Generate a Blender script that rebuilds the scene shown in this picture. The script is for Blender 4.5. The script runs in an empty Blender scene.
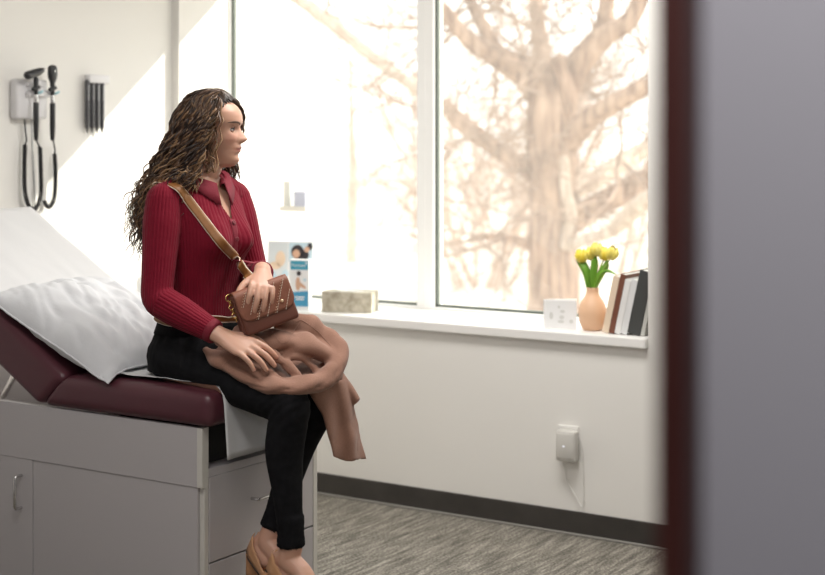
import bpy, bmesh, math, random, base64, zlib
import numpy as np
from mathutils import Vector, Matrix, noise
from mathutils.bvhtree import BVHTree
C = bpy.context.scene.collection
SC = bpy.context.scene
PI = math.pi
random.seed(7)

# ---------------------------------------------------------------- camera, sky, sun, lamps, exposure
CAM_H = 1.5
FPX = 1464.0
YAW = math.radians(32.9)
FW = Vector((-math.sin(YAW), math.cos(YAW), 0))
RT = Vector((math.cos(YAW), math.sin(YAW), 0))
HOR = 144.0
def at(px, py, t):
    """world point seen at that pixel at depth t"""
    return FW * t + RT * ((px - 412.5) / FPX * t) + Vector((0, 0, CAM_H - (py - HOR) / FPX * t))
def atY(px, py, Y):
    a = (px - 412.5) / FPX
    return at(px, py, Y / (FW.y + RT.y * a))
def atX(px, py, X):
    a = (px - 412.5) / FPX
    return at(px, py, X / (FW.x + RT.x * a))

cam_d = bpy.data.cameras.new('camera')
cam = bpy.data.objects.new('camera', cam_d); C.objects.link(cam)
cam.location = (0, 0, CAM_H); cam.rotation_euler = (PI / 2, 0, YAW)
cam_d.sensor_width = 36; cam_d.sensor_fit = 'HORIZONTAL'
cam_d.lens = FPX / 825 * 36
cam_d.shift_y = -(287.5 - HOR) / 825
cam_d.clip_start = 0.05; cam_d.clip_end = 300
cam_d.dof.use_dof = True; cam_d.dof.focus_distance = 4.42; cam_d.dof.aperture_fstop = 2.5
SC.camera = cam

SC.view_settings.view_transform = 'Standard'
SC.view_settings.look = 'None'
SC.view_settings.gamma = 1
SC.view_settings.use_curve_mapping = False
SC.view_settings.exposure = 0.0

W = bpy.data.worlds.new('sky'); SC.world = W; W.use_nodes = True
nt = W.node_tree
bg = nt.nodes['Background']
tc = nt.nodes.new('ShaderNodeTexCoord'); sx = nt.nodes.new('ShaderNodeSeparateXYZ')
rp = nt.nodes.new('ShaderNodeValToRGB')
nt.links.new(tc.outputs['Generated'], sx.inputs[0]); nt.links.new(sx.outputs['Z'], rp.inputs[0])
rp.color_ramp.elements[0].color = (1.0, .985, .965, 1); rp.color_ramp.elements[1].color = (.86, .93, 1.0, 1)
nt.links.new(rp.outputs[0], bg.inputs[0])
bg.inputs[1].default_value = 2.6

SUN_TO = Vector((1.0, 1.20, 0.98)).normalized()
sd = bpy.data.lights.new('sun', 'SUN'); sd.energy = 8.0; sd.angle = math.radians(0.6); sd.color = (1.0, .93, .82)
so = bpy.data.objects.new('sun', sd); C.objects.link(so)
so.rotation_euler = SUN_TO.to_track_quat('Z', 'Y').to_euler()

def area(name, loc, rot, sx_, sy_, e, col=(1, 1, 1)):
    d = bpy.data.lights.new(name, 'AREA'); d.shape = 'RECTANGLE'; d.size = sx_; d.size_y = sy_
    d.energy = e; d.color = col
    o = bpy.data.objects.new(name, d); C.objects.link(o); o.location = loc; o.rotation_euler = rot
    return o
area('ceiling_lamp', (-2.3, 4.05, 2.70), (0, 0, 0), 1.3, .6, 50, (1, .97, .93))
area('ceiling_lamp', (-2.2, 2.0, 2.70), (0, 0, 0), 1.2, .6, 28, (1, .97, .94))
area('corridor_fill', (-.25, .38, 2.12), (math.radians(35), 0, 0), .5, .12, 7.5, (1, .97, .98))  # unseen light added so the grey wall fades darker downwards
area('corridor_fill', (-.2, -.6, 2.7), (0, 0, 0), 1.2, .4, 9, (1, .98, 1))
p_ = area('window_daylight', (-3.39, 5.62, 1.52), (PI / 2, 0, 0), 2.3, 1.6, 10)
p_.data.cycles.is_portal = True
p_.rotation_euler = (-PI / 2, 0, 0)

# ---------------------------------------------------------------- helpers
def mat(name, col, rough=.6, metal=0, col2=None, scale=20, detail=4, bump=0, bscale=None, sheen=0, spec=None, stretch=None, sub=0, coat=0, lo=.35, hi=.65):
    m = bpy.data.materials.new(name); m.use_nodes = True
    n = m.node_tree.nodes; l = m.node_tree.links
    b = n['Principled BSDF']
    b.inputs['Base Color'].default_value = (*col, 1); b.inputs['Roughness'].default_value = rough
    b.inputs['Metallic'].default_value = metal
    if spec is not None: b.inputs['Specular IOR Level'].default_value = spec
    if sheen: b.inputs['Sheen Weight'].default_value = sheen
    if coat: b.inputs['Coat Weight'].default_value = coat
    if sub:
        b.inputs['Subsurface Weight'].default_value = sub
        b.inputs['Subsurface Radius'].default_value = (.012, .005, .003); b.inputs['Subsurface Scale'].default_value = 1
    if col2 is not None or bump:
        t = n.new('ShaderNodeTexCoord'); mp = n.new('ShaderNodeMapping')
        l.new(t.outputs['Object'], mp.inputs[0])
        if stretch: mp.inputs['Scale'].default_value = stretch
        z = n.new('ShaderNodeTexNoise'); z.inputs['Scale'].default_value = scale; z.inputs['Detail'].default_value = detail
        l.new(mp.outputs[0], z.inputs['Vector'])
        if col2 is not None:
            r = n.new('ShaderNodeValToRGB'); r.color_ramp.elements[0].position = lo; r.color_ramp.elements[1].position = hi
            r.color_ramp.elements[0].color = (*col, 1); r.color_ramp.elements[1].color = (*col2, 1)
            l.new(z.outputs['Fac'], r.inputs[0]); l.new(r.outputs[0], b.inputs['Base Color'])
        if bump:
            z2 = z
            if bscale:
                z2 = n.new('ShaderNodeTexNoise'); z2.inputs['Scale'].default_value = bscale; z2.inputs['Detail'].default_value = 5
                l.new(mp.outputs[0], z2.inputs['Vector'])
            bp = n.new('ShaderNodeBump'); bp.inputs['Strength'].default_value = bump; bp.inputs['Distance'].default_value = .01
            l.new(z2.outputs['Fac'], bp.inputs['Height']); l.new(bp.outputs[0], b.inputs['Normal'])
    return m

def mesh_of(bm, smooth=False):
    me = bpy.data.meshes.new('m')
    bmesh.ops.recalc_face_normals(bm, faces=bm.faces)
    bm.to_mesh(me); bm.free()
    if smooth: me.polygons.foreach_set('use_smooth', [True] * len(me.polygons))
    return me
def obj(name, bm, m, parent=None, smooth=False, label=None):
    me = bm if isinstance(bm, bpy.types.Mesh) else mesh_of(bm, smooth)
    me.name = name
    if m is not None and not me.materials: me.materials.append(m)
    o = bpy.data.objects.new(name, me); C.objects.link(o)
    if parent is not None:
        o.parent = parent
        o.matrix_parent_inverse = world_of(parent).inverted()
    if label: o['label'] = label
    return o
def world_of(o):
    m = o.matrix_basis.copy()
    if o.parent is not None: m = world_of(o.parent) @ o.matrix_parent_inverse @ m
    return m
def thing(name, label, cat, loc=(0, 0, 0), group=None):
    o = bpy.data.objects.new(name, None); C.objects.link(o); o.location = loc
    o.empty_display_size = .05
    return tag(o, label, cat, group)
def tag(o, label, cat, group=None):
    o['label'] = label; o['category'] = cat
    if group: o['group'] = group
    return o
def struct(name, bm, m, parent=None, smooth=False):
    o = obj(name, bm, m, parent, smooth)
    if parent is None: o['kind'] = 'structure'
    return o
def xf(o, M):
    o.matrix_world = M
    return o

def box(bm, lo, hi, bev=0, seg=2, M=None):
    lo = Vector(lo); hi = Vector(hi)
    r = bmesh.ops.create_cube(bm, size=1)
    vs = r['verts']
    for v in vs:
        v.co = Vector(((lo.x + hi.x) / 2 + v.co.x * (hi.x - lo.x), (lo.y + hi.y) / 2 + v.co.y * (hi.y - lo.y), (lo.z + hi.z) / 2 + v.co.z * (hi.z - lo.z)))
    if bev:
        es = list({e for v in vs for e in v.link_edges})
        rr = bmesh.ops.bevel(bm, geom=es, offset=bev, segments=seg, profile=.5, affect='EDGES')
        vs = list({v for f in rr['faces'] for v in f.verts} | {v for v in vs if v.is_valid})
    if M is not None:
        for v in vs: v.co = M @ v.co
    return vs
def bx(lo, hi, bev=0, seg=2, M=None):
    bm = bmesh.new(); box(bm, lo, hi, bev, seg, M); return bm

def catmull(P, n):
    """P: list of tuples/arrays; n samples per segment; returns list of arrays"""
    P = [np.array(p, float) for p in P]
    if len(P) == 2: return [P[0] + (P[1] - P[0]) * k / n for k in range(n + 1)]
    Q = [2 * P[0] - P[1]] + P + [2 * P[-1] - P[-2]]
    out = []
    for i in range(1, len(Q) - 2):
        for k in range(n):
            t = k / n
            out.append(.5 * ((2 * Q[i]) + (-Q[i - 1] + Q[i + 1]) * t + (2 * Q[i - 1] - 5 * Q[i] + 4 * Q[i + 1] - Q[i + 2]) * t * t + (-Q[i - 1] + 3 * Q[i] - 3 * Q[i + 1] + Q[i + 2]) * t ** 3))
    out.append(P[-1])
    return out

def tube(bm, pts, rad, n=12, up=None, cap=True, k=4, rnd=True, sup=2.0):
    """closed tube through pts; rad: scalar or list of r or (ra, rb): ra along 'up'-perp side, rb along up"""
    if not hasattr(rad, '__len__'): rad = [rad] * len(pts)
    R = [(r, r) if not hasattr(r, '__len__') else tuple(r) for r in rad]
    D = catmull([tuple(p) + r for p, r in zip(pts, R)], k) if k else [np.array(tuple(p) + r) for p, r in zip(pts, R)]
    pos = [Vector(d[:3]) for d in D]; rr = [(max(d[3], 1e-4), max(d[4], 1e-4)) for d in D]
    N = len(pos)
    tans = []
    for i in range(N):
        t = (pos[min(i + 1, N - 1)] - pos[max(i - 1, 0)])
        tans.append(t.normalized() if t.length > 1e-9 else Vector((0, 0, 1)))
    u = Vector(up) if up is not None else None
    rings = []
    if u is None:
        u0 = Vector((0, 0, 1)) if abs(tans[0].z) < .9 else Vector((1, 0, 0))
    else: u0 = u
    prev = u0
    def ring(c, t, uu, ra, rb):
        s = t.cross(uu).normalized()
        vs = []
        for j in range(n):
            a = 2 * PI * j / n
            ca, sa = math.cos(a), math.sin(a)
            if sup != 2.0:
                ca = math.copysign(abs(ca) ** (2 / sup), ca); sa = math.copysign(abs(sa) ** (2 / sup), sa)
            vs.append(bm.verts.new(c + s * (ca * ra) + uu * (sa * rb)))
        return vs
    frames = []
    for i in range(N):
        t = tans[i]
        b = u if u is not None else prev
        uu = (b - t * b.dot(t))
        if uu.length < 1e-6: uu = prev
        uu.normalize(); prev = uu
        frames.append(uu)
    if cap and rnd:
        for th in (75, 45, 20):
            a = math.radians(th)
            m_ = min(rr[0])
            rings.append(ring(pos[0] - tans[0] * (m_ * math.sin(a)), tans[0], frames[0], rr[0][0] * math.cos(a), rr[0][1] * math.cos(a)))
    for i in range(N): rings.append(ring(pos[i], tans[i], frames[i], *rr[i]))
    if cap and rnd:
        for th in (20, 45, 75):
            a = math.radians(th)
            m_ = min(rr[-1])
            rings.append(ring(pos[-1] + tans[-1] * (m_ * math.sin(a)), tans[-1], frames[-1], rr[-1][0] * math.cos(a), rr[-1][1] * math.cos(a)))
    for a, b in zip(rings, rings[1:]):
        for j in range(n):
            bm.faces.new((a[j], a[(j + 1) % n], b[(j + 1) % n], b[j]))
    if cap:
        bm.faces.new(rings[0][::-1]); bm.faces.new(rings[-1])
    return rings
def tb(*a, **k):
    bm = bmesh.new(); tube(bm, *a, **k); return bm

def lathe(prof, c, n=24, axis=None):
    """closed solid of revolution about +z at c; prof [(r,z)...] bottom to top"""
    bm = bmesh.new(); c = Vector(c); rings = []
    for r, z in prof:
        rings.append([bm.verts.new(c + Vector((max(r, 1e-4) * math.cos(2 * PI * j / n), max(r, 1e-4) * math.sin(2 * PI * j / n), z))) for j in range(n)])
    for a, b in zip(rings, rings[1:]):
        for j in range(n): bm.faces.new((a[j], a[(j + 1) % n], b[(j + 1) % n], b[j]))
    bm.faces.new(rings[0][::-1]); bm.faces.new(rings[-1])
    return bm
def ell(bm, c, r, M=None, su=16, sv=10):
    res = bmesh.ops.create_uvsphere(bm, u_segments=su, v_segments=sv, radius=1)
    for v in res['verts']:
        p = Vector((v.co.x * r[0], v.co.y * r[1], v.co.z * r[2]))
        if M is not None: p = M @ p
        v.co = Vector(c) + p
    return res['verts']
def sheet(bm, grid):
    """quad sheet from grid[i][j] of Vectors"""
    V = [[bm.verts.new(p) for p in row] for row in grid]
    for i in range(len(V) - 1):
        for j in range(len(V[0]) - 1):
            bm.faces.new((V[i][j], V[i + 1][j], V[i + 1][j + 1], V[i][j + 1]))
    return V
def solid_sheet(grid, th, nrm=None):
    """sheet with thickness th offset along vertex normals (closed)"""
    bm = bmesh.new(); sheet(bm, grid)
    bm.normal_update()
    bmesh.ops.solidify(bm, geom=list(bm.faces), thickness=th)
    return bm
def evaluated(o):
    dg = bpy.context.evaluated_depsgraph_get(); dg.update()
    me = bpy.data.meshes.new_from_object(o.evaluated_get(dg))
    return me
def remesh(bm, voxel, smooth=3, fac=.5):
    me = bpy.data.meshes.new('tmp'); bmesh.ops.recalc_face_normals(bm, faces=bm.faces); bm.to_mesh(me); bm.free()
    o = bpy.data.objects.new('tmp', me); C.objects.link(o)
    md = o.modifiers.new('r', 'REMESH'); md.mode = 'VOXEL'; md.voxel_size = voxel
    if smooth:
        s = o.modifiers.new('s', 'SMOOTH'); s.factor = fac; s.iterations = smooth
    bpy.context.view_layer.update()
    out = evaluated(o)
    bpy.data.objects.remove(o); bpy.data.meshes.remove(me)
    out.materials.clear()
    out.polygons.foreach_set('use_smooth', [True] * len(out.polygons))
    return out
def verts_np(me):
    a = np.empty(len(me.vertices) * 3); me.vertices.foreach_get('co', a); return a.reshape(-1, 3)
def join_bm(*bms):
    out = bmesh.new()
    for b in bms:
        me = bpy.data.meshes.new('t'); b.to_mesh(me); b.free(); out.from_mesh(me); bpy.data.meshes.remove(me)
    return out
def text_mesh(s, size, font_extr=.0006):
    cu = bpy.data.curves.new('t', 'FONT'); cu.body = s; cu.size = size; cu.extrude = font_extr; cu.align_x = 'CENTER'; cu.align_y = 'CENTER'
    o = bpy.data.objects.new('t', cu); C.objects.link(o); bpy.context.view_layer.update()
    me = evaluated(o); bpy.data.objects.remove(o); bpy.data.curves.remove(cu); me.materials.clear()
    return me
# ---------------------------------------------------------------- the room
WX, WY = -4.592, 5.06          # left wall plane, inner face of the window wall
JL, JR = -4.55, -2.227        # window opening
GY = 5.44                     # glass plane
ZS, ZH = .777, 2.365           # sill top, window head
CEIL = 2.75
NY = .95                      # corridor face of the near wall
RX = .9
m_wall = mat('painted_wall', (.80, .785, .75), .85, bump=.05, scale=180)
m_wallw = mat('painted_reveal', (.84, .83, .81), .7)
m_ceil = mat('ceiling_paint', (.82, .81, .79), .9)
m_base = mat('dark_vinyl', (.035, .031, .028), .45, col2=(.05, .045, .04), scale=6)
m_strip = mat('grey_vinyl_strip', (.25, .24, .22), .5)
m_frame = mat('white_window_frame', (.86, .86, .85), .4)
m_gasket = mat('grey_gasket', (.10, .12, .10), .5)
m_sill = mat('white_sill', (.84, .83, .81), .35)
m_grey = mat('lavender_grey_paint', (.33, .322, .348), .6)
m_mahog = mat('mahogany', (.045, .012, .010), .4, col2=(.06, .018, .014), scale=8, stretch=(8, 8, .6))

def carpet():
    m = bpy.data.materials.new('loop_carpet'); m.use_nodes = True
    n = m.node_tree.nodes; l = m.node_tree.links; b = n['Principled BSDF']
    b.inputs['Roughness'].default_value = .95; b.inputs['Specular IOR Level'].default_value = .1
    t = n.new('ShaderNodeTexCoord')
    mp = n.new('ShaderNodeMapping'); mp.inputs['Rotation'].default_value = (0, 0, math.radians(12)); mp.inputs['Scale'].default_value = (55, 5, 1)
    l.new(t.outputs['Object'], mp.inputs[0])
    z = n.new('ShaderNodeTexNoise'); z.inputs['Scale'].default_value = 1; z.inputs['Detail'].default_value = 6; z.inputs['Roughness'].default_value = .7
    l.new(mp.outputs[0], z.inputs['Vector'])
    z2 = n.new('ShaderNodeTexNoise'); z2.inputs['Scale'].default_value = 130; z2.inputs['Detail'].default_value = 2
    l.new(t.outputs['Object'], z2.inputs['Vector'])
    ad = n.new('ShaderNodeMath'); ad.operation = 'MULTIPLY_ADD'; ad.inputs[1].default_value = .55
    l.new(z.outputs['Fac'], ad.inputs[0])
    mu = n.new('ShaderNodeMath'); mu.operation = 'MULTIPLY'; mu.inputs[1].default_value = .45
    l.new(z2.outputs['Fac'], mu.inputs[0]); l.new(mu.outputs[0], ad.inputs[2])
    r = n.new('ShaderNodeValToRGB')
    e = r.color_ramp.elements; e[0].position = .38; e[0].color = (.075, .069, .058, 1); e[1].position = .64; e[1].color = (.46, .43, .37, 1)
    k = e.new(.5); k.color = (.20, .185, .16, 1)
    l.new(ad.outputs[0], r.inputs[0]); l.new(r.outputs[0], b.inputs['Base Color'])
    bp = n.new('ShaderNodeBump'); bp.inputs['Strength'].default_value = .6; bp.inputs['Distance'].default_value = .006
    l.new(ad.outputs[0], bp.inputs['Height']); l.new(bp.outputs[0], b.inputs['Normal'])
    return m
struct('floor', bx((WX - .15, -1.6, -.1), (2.0, WY + .02, 0)), carpet())
struct('ceiling', bx((WX - .15, -1.6, CEIL), (2.0, WY + .5, CEIL + .1)), m_ceil)
struct('wall_left', bx((WX - .15, NY + .12, 0), (WX, 5.56, CEIL)), m_wall)
bm = bmesh.new()                                   # window wall: four blocks round the opening, one wall
box(bm, (WX, WY, 0), (RX, 5.56, ZS - .04)); box(bm, (WX, WY, ZH), (RX, 5.56, CEIL))
box(bm, (WX, WY, ZS - .04), (JL, 5.56, ZH)); box(bm, (JR, WY, ZS - .04), (RX, 5.56, ZH))
struct('wall_window', bm, m_wall)
struct('wall_right', bx((RX, NY + .12, 0), (RX + .1, 5.56, CEIL)), m_wall)
bm = bmesh.new()
DL, DR, DH = -1.30, -.3835, 2.12
box(bm, (WX - .15, NY + .012, 0), (DL - .02, NY + .12, CEIL)); box(bm, (DR, NY + .012, 0), (2.0, NY + .12, CEIL)); box(bm, (DL - .02, NY + .012, DH), (DR, NY + .12, CEIL))
struct('wall_near', bm, m_grey)
bm = bmesh.new()
box(bm, (WX - .2, -1.7, 0), (WX - .1, NY + .012, CEIL)); box(bm, (2.0, -1.7, 0), (2.1, NY + .12, CEIL)); box(bm, (WX - .2, -1.7, 0), (2.1, -1.6, CEIL))
struct('wall_corridor', bm, m_grey)
# mahogany door lining round the opening
bm = bmesh.new()
box(bm, (DR - .0245, NY - .012, 0), (DR, NY + .12, DH), .002); box(bm, (DL - .02, NY - .012, 0), (DL, NY + .12, DH), .002); box(bm, (DL - .02, NY - .012, DH), (DR, NY + .12, DH + .03), .002)
struct('door_1', bm, m_mahog)
# baseboards
bm = bmesh.new(); box(bm, (WX, WY - .008, .004), (RX, WY, .091), .003)
bb = struct('baseboard_window', bm, m_base)
bm = bmesh.new(); box(bm, (WX, WY - .02, 0), (RX, WY, .008), .003); obj('cove_strip', bm, m_strip, bb)
bm = bmesh.new(); box(bm, (WX, NY + .12, 0), (WX + .008, WY - .01, .105), .003); struct('baseboard_left', bm, m_base)
# sill
struct('trim_1', bx((JL, WY - .025, ZS - .04), (JR, GY + .02, ZS), .006, 2), m_sill)

# window frames
def glass():
    m = bpy.data.materials.new('window_glass'); m.use_nodes = True
    n = m.node_tree.nodes; l = m.node_tree.links
    n.remove(n['Principled BSDF']); out = n['Material Output']
    tr = n.new('ShaderNodeBsdfTransparent'); tr.inputs[0].default_value = (.97, .985, .975, 1)
    gl = n.new('ShaderNodeBsdfGlossy'); gl.inputs['Roughness'].default_value = .015
    fr = n.new('ShaderNodeLayerWeight'); fr.inputs[0].default_value = .5
    pw = n.new('ShaderNodeMath'); pw.operation = 'POWER'; pw.inputs[1].default_value = 5
    ma = n.new('ShaderNodeMath'); ma.operation = 'MULTIPLY_ADD'; ma.inputs[1].default_value = .96; ma.inputs[2].default_value = .04
    l.new(fr.outputs['Facing'], pw.inputs[0]); l.new(pw.outputs[0], ma.inputs[0])
    mx = n.new('ShaderNodeMixShader')
    l.new(ma.outputs[0], mx.inputs[0]); l.new(tr.outputs[0], mx.inputs[1]); l.new(gl.outputs[0], mx.inputs[2])
    du = n.new('ShaderNodeBsdfTranslucent'); du.inputs[0].default_value = (1, .97, .92, 1)   # warm veil mixed into the glass to haze the view outside
    mx2 = n.new('ShaderNodeMixShader'); mx2.inputs[0].default_value = HAZE
    l.new(mx.outputs[0], mx2.inputs[1]); l.new(du.outputs[0], mx2.inputs[2]); l.new(mx2.outputs[0], out.inputs[0])
    return m
HAZE = .05
m_glass = glass()
def window(name, x0, x1, fl, fr, left_gasket=True):
    w = thing(name, '', 'window', ((x0 + x1) / 2, GY, ZS)); del w['label']; del w['category']; w['kind'] = 'structure'
    bm = bmesh.new()
    fb = .012
    box(bm, (x0, GY - .03, ZS), (x0 + fl, GY + .05, ZH), .002); box(bm, (x1 - fr, GY - .03, ZS), (x1, GY + .05, ZH), .002)
    box(bm, (x0 + fl, GY - .03, ZS), (x1 - fr, GY + .05, ZS + fb), .002); box(bm, (x0 + fl, GY - .03, ZH - .05), (x1 - fr, GY + .05, ZH), .002)
    obj('window_frame', bm, m_frame, w)
    bm = bmesh.new()
    g = .010
    box(bm, (x0 + fl, GY - .012, ZS + fb), (x0 + fl + g, GY + .012, ZH - .05)); box(bm, (x1 - fr - g * .3, GY - .012, ZS + fb), (x1 - fr, GY + .012, ZH - .05))
    box(bm, (x0 + fl, GY - .012, ZS + fb), (x1 - fr, GY + .012, ZS + fb + g))
    obj('gasket', bm, m_gasket, w)
    obj('pane', bx((x0 + fl + .001, GY - .003, ZS + fb + .001), (x1 - fr - .001, GY + .003, ZH - .052)), m_glass, w)
    return w
mx0 = atY(420.5, 200, GY).x; mx1 = atY(437, 200, GY).x
mm = (mx0 + mx1) / 2
window('window_1', JL, mm, atY(233.5, 200, GY).x - JL, mm - mx0)
window('window_2', mm, JR, mx1 - mm, .05)
# ---------------------------------------------------------------- outdoors
m_ground = mat('pale_dry_grass', (.42, .36, .30), .95, col2=(.60, .55, .49), scale=1.5, bump=.3)
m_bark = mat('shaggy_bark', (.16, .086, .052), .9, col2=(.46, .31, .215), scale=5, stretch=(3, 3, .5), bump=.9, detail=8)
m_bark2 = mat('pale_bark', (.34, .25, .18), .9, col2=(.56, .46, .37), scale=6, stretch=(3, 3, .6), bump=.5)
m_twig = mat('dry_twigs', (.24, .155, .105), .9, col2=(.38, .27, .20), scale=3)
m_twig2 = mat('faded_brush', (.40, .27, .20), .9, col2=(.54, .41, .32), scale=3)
struct('ground', bx((-90, 5.7, -.55), (60, 140, -.45)), m_ground)
GZ = -.45
def bark_tube(bm, pts, rad, n=18, k=6, gn=.10, seed=0):
    rings = tube(bm, pts, rad, n=n, k=k, cap=True)
    for ri, rg in enumerate(rings):
        c = sum((v.co for v in rg), Vector()) / len(rg)
        for v in rg:
            d = v.co - c; r = d.length
            if r < 1e-4: continue
            q = noise.noise(Vector((d.x / r * 2.2 + seed, d.y / r * 2.2, v.co.z * .9 + d.z / r))) + .6 * noise.noise(Vector((d.x / r * 5 + seed, d.y / r * 5, v.co.z * 2.0)))
            v.co = c + d * (1 + gn * q * 1.4)
def twig_tree(bm, p, d, L, r, depth, rng, spread=.6, n=4):
    """a bent twig with side twigs"""
    pts = [p]; q = p.copy(); dd = d.normalized()
    for i in range(4):
        dd = (dd + Vector((rng.uniform(-1, 1), rng.uniform(-1, 1), rng.uniform(-.7, .9))) * .22).normalized()
        q = q + dd * (L / 4); pts.append(q.copy())
    tube(bm, pts, [r, r * .85, r * .7, r * .5, r * .25], n=n, k=1, rnd=False)
    if depth > 0:
        for i in range(1, 5):
            for _ in range(rng.choice((1, 1, 2))):
                sdv = Vector((rng.uniform(-1, 1), rng.uniform(-1, 1), rng.uniform(-.6, 1)))
                nd = (dd * .7 + sdv * spread * 1.3).normalized()
                twig_tree(bm, pts[i], nd, L * rng.uniform(.4, .62), r * .5, depth - 1, rng, spread, n)

rng = random.Random(11)
T0 = 13.0
def B(px, py, dt=0): return at(px, py, T0 + dt)
S = T0 / FPX
base = at(556, 300, T0); base.z = GZ
tree = thing('old_tree', 'big gnarled old tree with shaggy trunk and spreading limbs outside the right pane', 'tree', base)
bm = bmesh.new()
bark_tube(bm, [Vector((B(554, 300).x, B(554, 300).y, GZ - .1)), B(553, 300), B(552, 240), B(553, 180), B(553, 120), B(548, 80)], [.33, .23, .205, .20, .23, .16], n=30, k=10, gn=.13)
obj('trunk', bm, m_bark, tree, True)
limbs = [  # (points, radii in px, which bark)
    ([(552, 112), (527, 78), (500, 58), (472, 42), (452, 22), (440, 5)], [17, 13, 11, 9, 8, 6], 0),
    ([(500, 58), (485, 30), (470, 0), (462, -25)], [8, 7, 6, 5], 0),
    ([(546, 95), (540, 50), (536, 10), (534, -35)], [15, 9, 8, 7], 0),
    ([(558, 100), (580, 62), (602, 38), (630, 20), (648, -20)], [17, 14, 12, 9, 8], 0),
    ([(602, 38), (606, 8), (612, -30)], [11, 9, 8], 0),
    ([(545, 185), (520, 165), (490, 145), (460, 122), (446, 104)], [12, 8, 8, 9, 6], 0),
    ([(558, 150), (590, 118), (620, 100), (650, 84), (690, 62)], [14, 10, 9, 8, 7], 0),
    ([(560, 228), (590, 210), (620, 194), (655, 178), (700, 160)], [16, 13, 13, 11, 10], 0),
    ([(545, 250), (515, 240), (490, 236), (470, 240)], [9, 5, 4, 3], 0),
    ([(562, 200), (580, 190), (600, 178), (630, 158), (660, 140)], [9, 8, 10, 9, 8], 1),
    ([(562, 250), (585, 240), (610, 232), (640, 205), (665, 190)], [7, 6, 6, 8, 8], 1),
    ([(562, 160), (563, 190), (568, 215), (561, 245)], [5, 6, 6, 4], 1),
    ([(556, 62), (566, 95), (570, 120)], [7, 7, 4], 0),
]
for i, (pp, rr, w) in enumerate(limbs):
    bm = bmesh.new(); dz = rng.uniform(-1, 1)
    P_ = [B(x, y, dz * .5 * j * (0 if i in (11, 12) else 1)) for j, (x, y) in enumerate(pp)]
    if i in (11, 12): P_ = [p - FW * .2 for p in P_]
    bark_tube(bm, P_, [r * S for r in rr], n=14, k=6, gn=.16, seed=i * 3.1)
    obj('limb', bm, m_bark if w == 0 else m_bark2, tree, True)
bm = bmesh.new()
for i, (pp, rr, w) in enumerate(limbs[:10]):
    for _ in range(9):
        j = rng.randrange(1, len(pp)); x, y = pp[j]; x2, y2 = pp[j - 1]; f = rng.random()
        p = B(x + (x2 - x) * f, y + (y2 - y) * f)
        d = Vector((rng.uniform(-1, 1), rng.uniform(-1, 1), rng.uniform(-.8, 1)))
        twig_tree(bm, p, d, rng.uniform(.5, 1.5), rng.uniform(.010, .022), 2, rng)
tw = obj('twigs', bm, m_twig, tree); tw['kind'] = 'stuff'

# neighbour tree: its slanting limb crosses the top of the left pane
b2 = at(250, 300, 17); b2.z = GZ
t2 = thing('bare_tree', 'bare tree whose thin pale limb slants across the top of the left window pane', 'tree', b2)
bm = bmesh.new()
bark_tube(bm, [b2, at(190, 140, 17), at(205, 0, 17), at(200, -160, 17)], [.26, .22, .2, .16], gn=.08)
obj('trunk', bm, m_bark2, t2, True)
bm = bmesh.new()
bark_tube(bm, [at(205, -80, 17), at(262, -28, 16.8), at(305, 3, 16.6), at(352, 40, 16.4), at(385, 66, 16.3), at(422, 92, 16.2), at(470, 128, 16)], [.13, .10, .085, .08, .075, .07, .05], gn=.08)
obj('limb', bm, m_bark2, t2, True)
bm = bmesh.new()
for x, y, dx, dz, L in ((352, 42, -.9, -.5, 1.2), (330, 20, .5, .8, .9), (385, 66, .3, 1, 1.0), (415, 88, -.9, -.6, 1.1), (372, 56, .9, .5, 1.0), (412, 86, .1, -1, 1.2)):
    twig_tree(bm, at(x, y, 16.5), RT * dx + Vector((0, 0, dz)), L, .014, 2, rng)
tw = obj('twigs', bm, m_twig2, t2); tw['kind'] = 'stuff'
# slim trunk far off in the left pane
b3 = at(352, 330, 24); b3.z = GZ
t3 = thing('slim_tree', 'slim pale upright trunk far off behind the left window pane', 'tree', b3)
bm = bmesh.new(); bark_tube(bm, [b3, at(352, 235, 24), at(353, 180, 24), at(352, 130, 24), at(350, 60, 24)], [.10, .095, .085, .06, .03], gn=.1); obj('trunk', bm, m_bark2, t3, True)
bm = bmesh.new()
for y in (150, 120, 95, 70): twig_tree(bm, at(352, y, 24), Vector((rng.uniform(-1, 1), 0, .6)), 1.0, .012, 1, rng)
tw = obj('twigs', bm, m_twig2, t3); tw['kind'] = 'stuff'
# brush and far trees beyond the old tree
BR = [(478, 330, 20, 3.6, 'low brown brush left of the old trunk, near the window mullion'), (522, 330, 27, 5.0, 'hazy far brush behind the old tree, left of its trunk'),
      (615, 330, 22, 3.8, 'brown brush right of the old trunk, above the vase of tulips')]
for px, py, t, H, lab in BR:
    b = at(px, py, t); b.z = GZ
    sh = thing('brush', lab, 'shrub', b)
    bm = bmesh.new()
    for k in range(16):
        a = rng.uniform(0, 2 * PI)
        d = Vector((math.cos(a) * .55, math.sin(a) * .55, 1))
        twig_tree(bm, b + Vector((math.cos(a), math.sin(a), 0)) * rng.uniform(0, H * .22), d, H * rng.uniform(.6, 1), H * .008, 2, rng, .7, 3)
    s_ = obj('branches', bm, m_twig2, sh); s_['kind'] = 'stuff'
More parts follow.
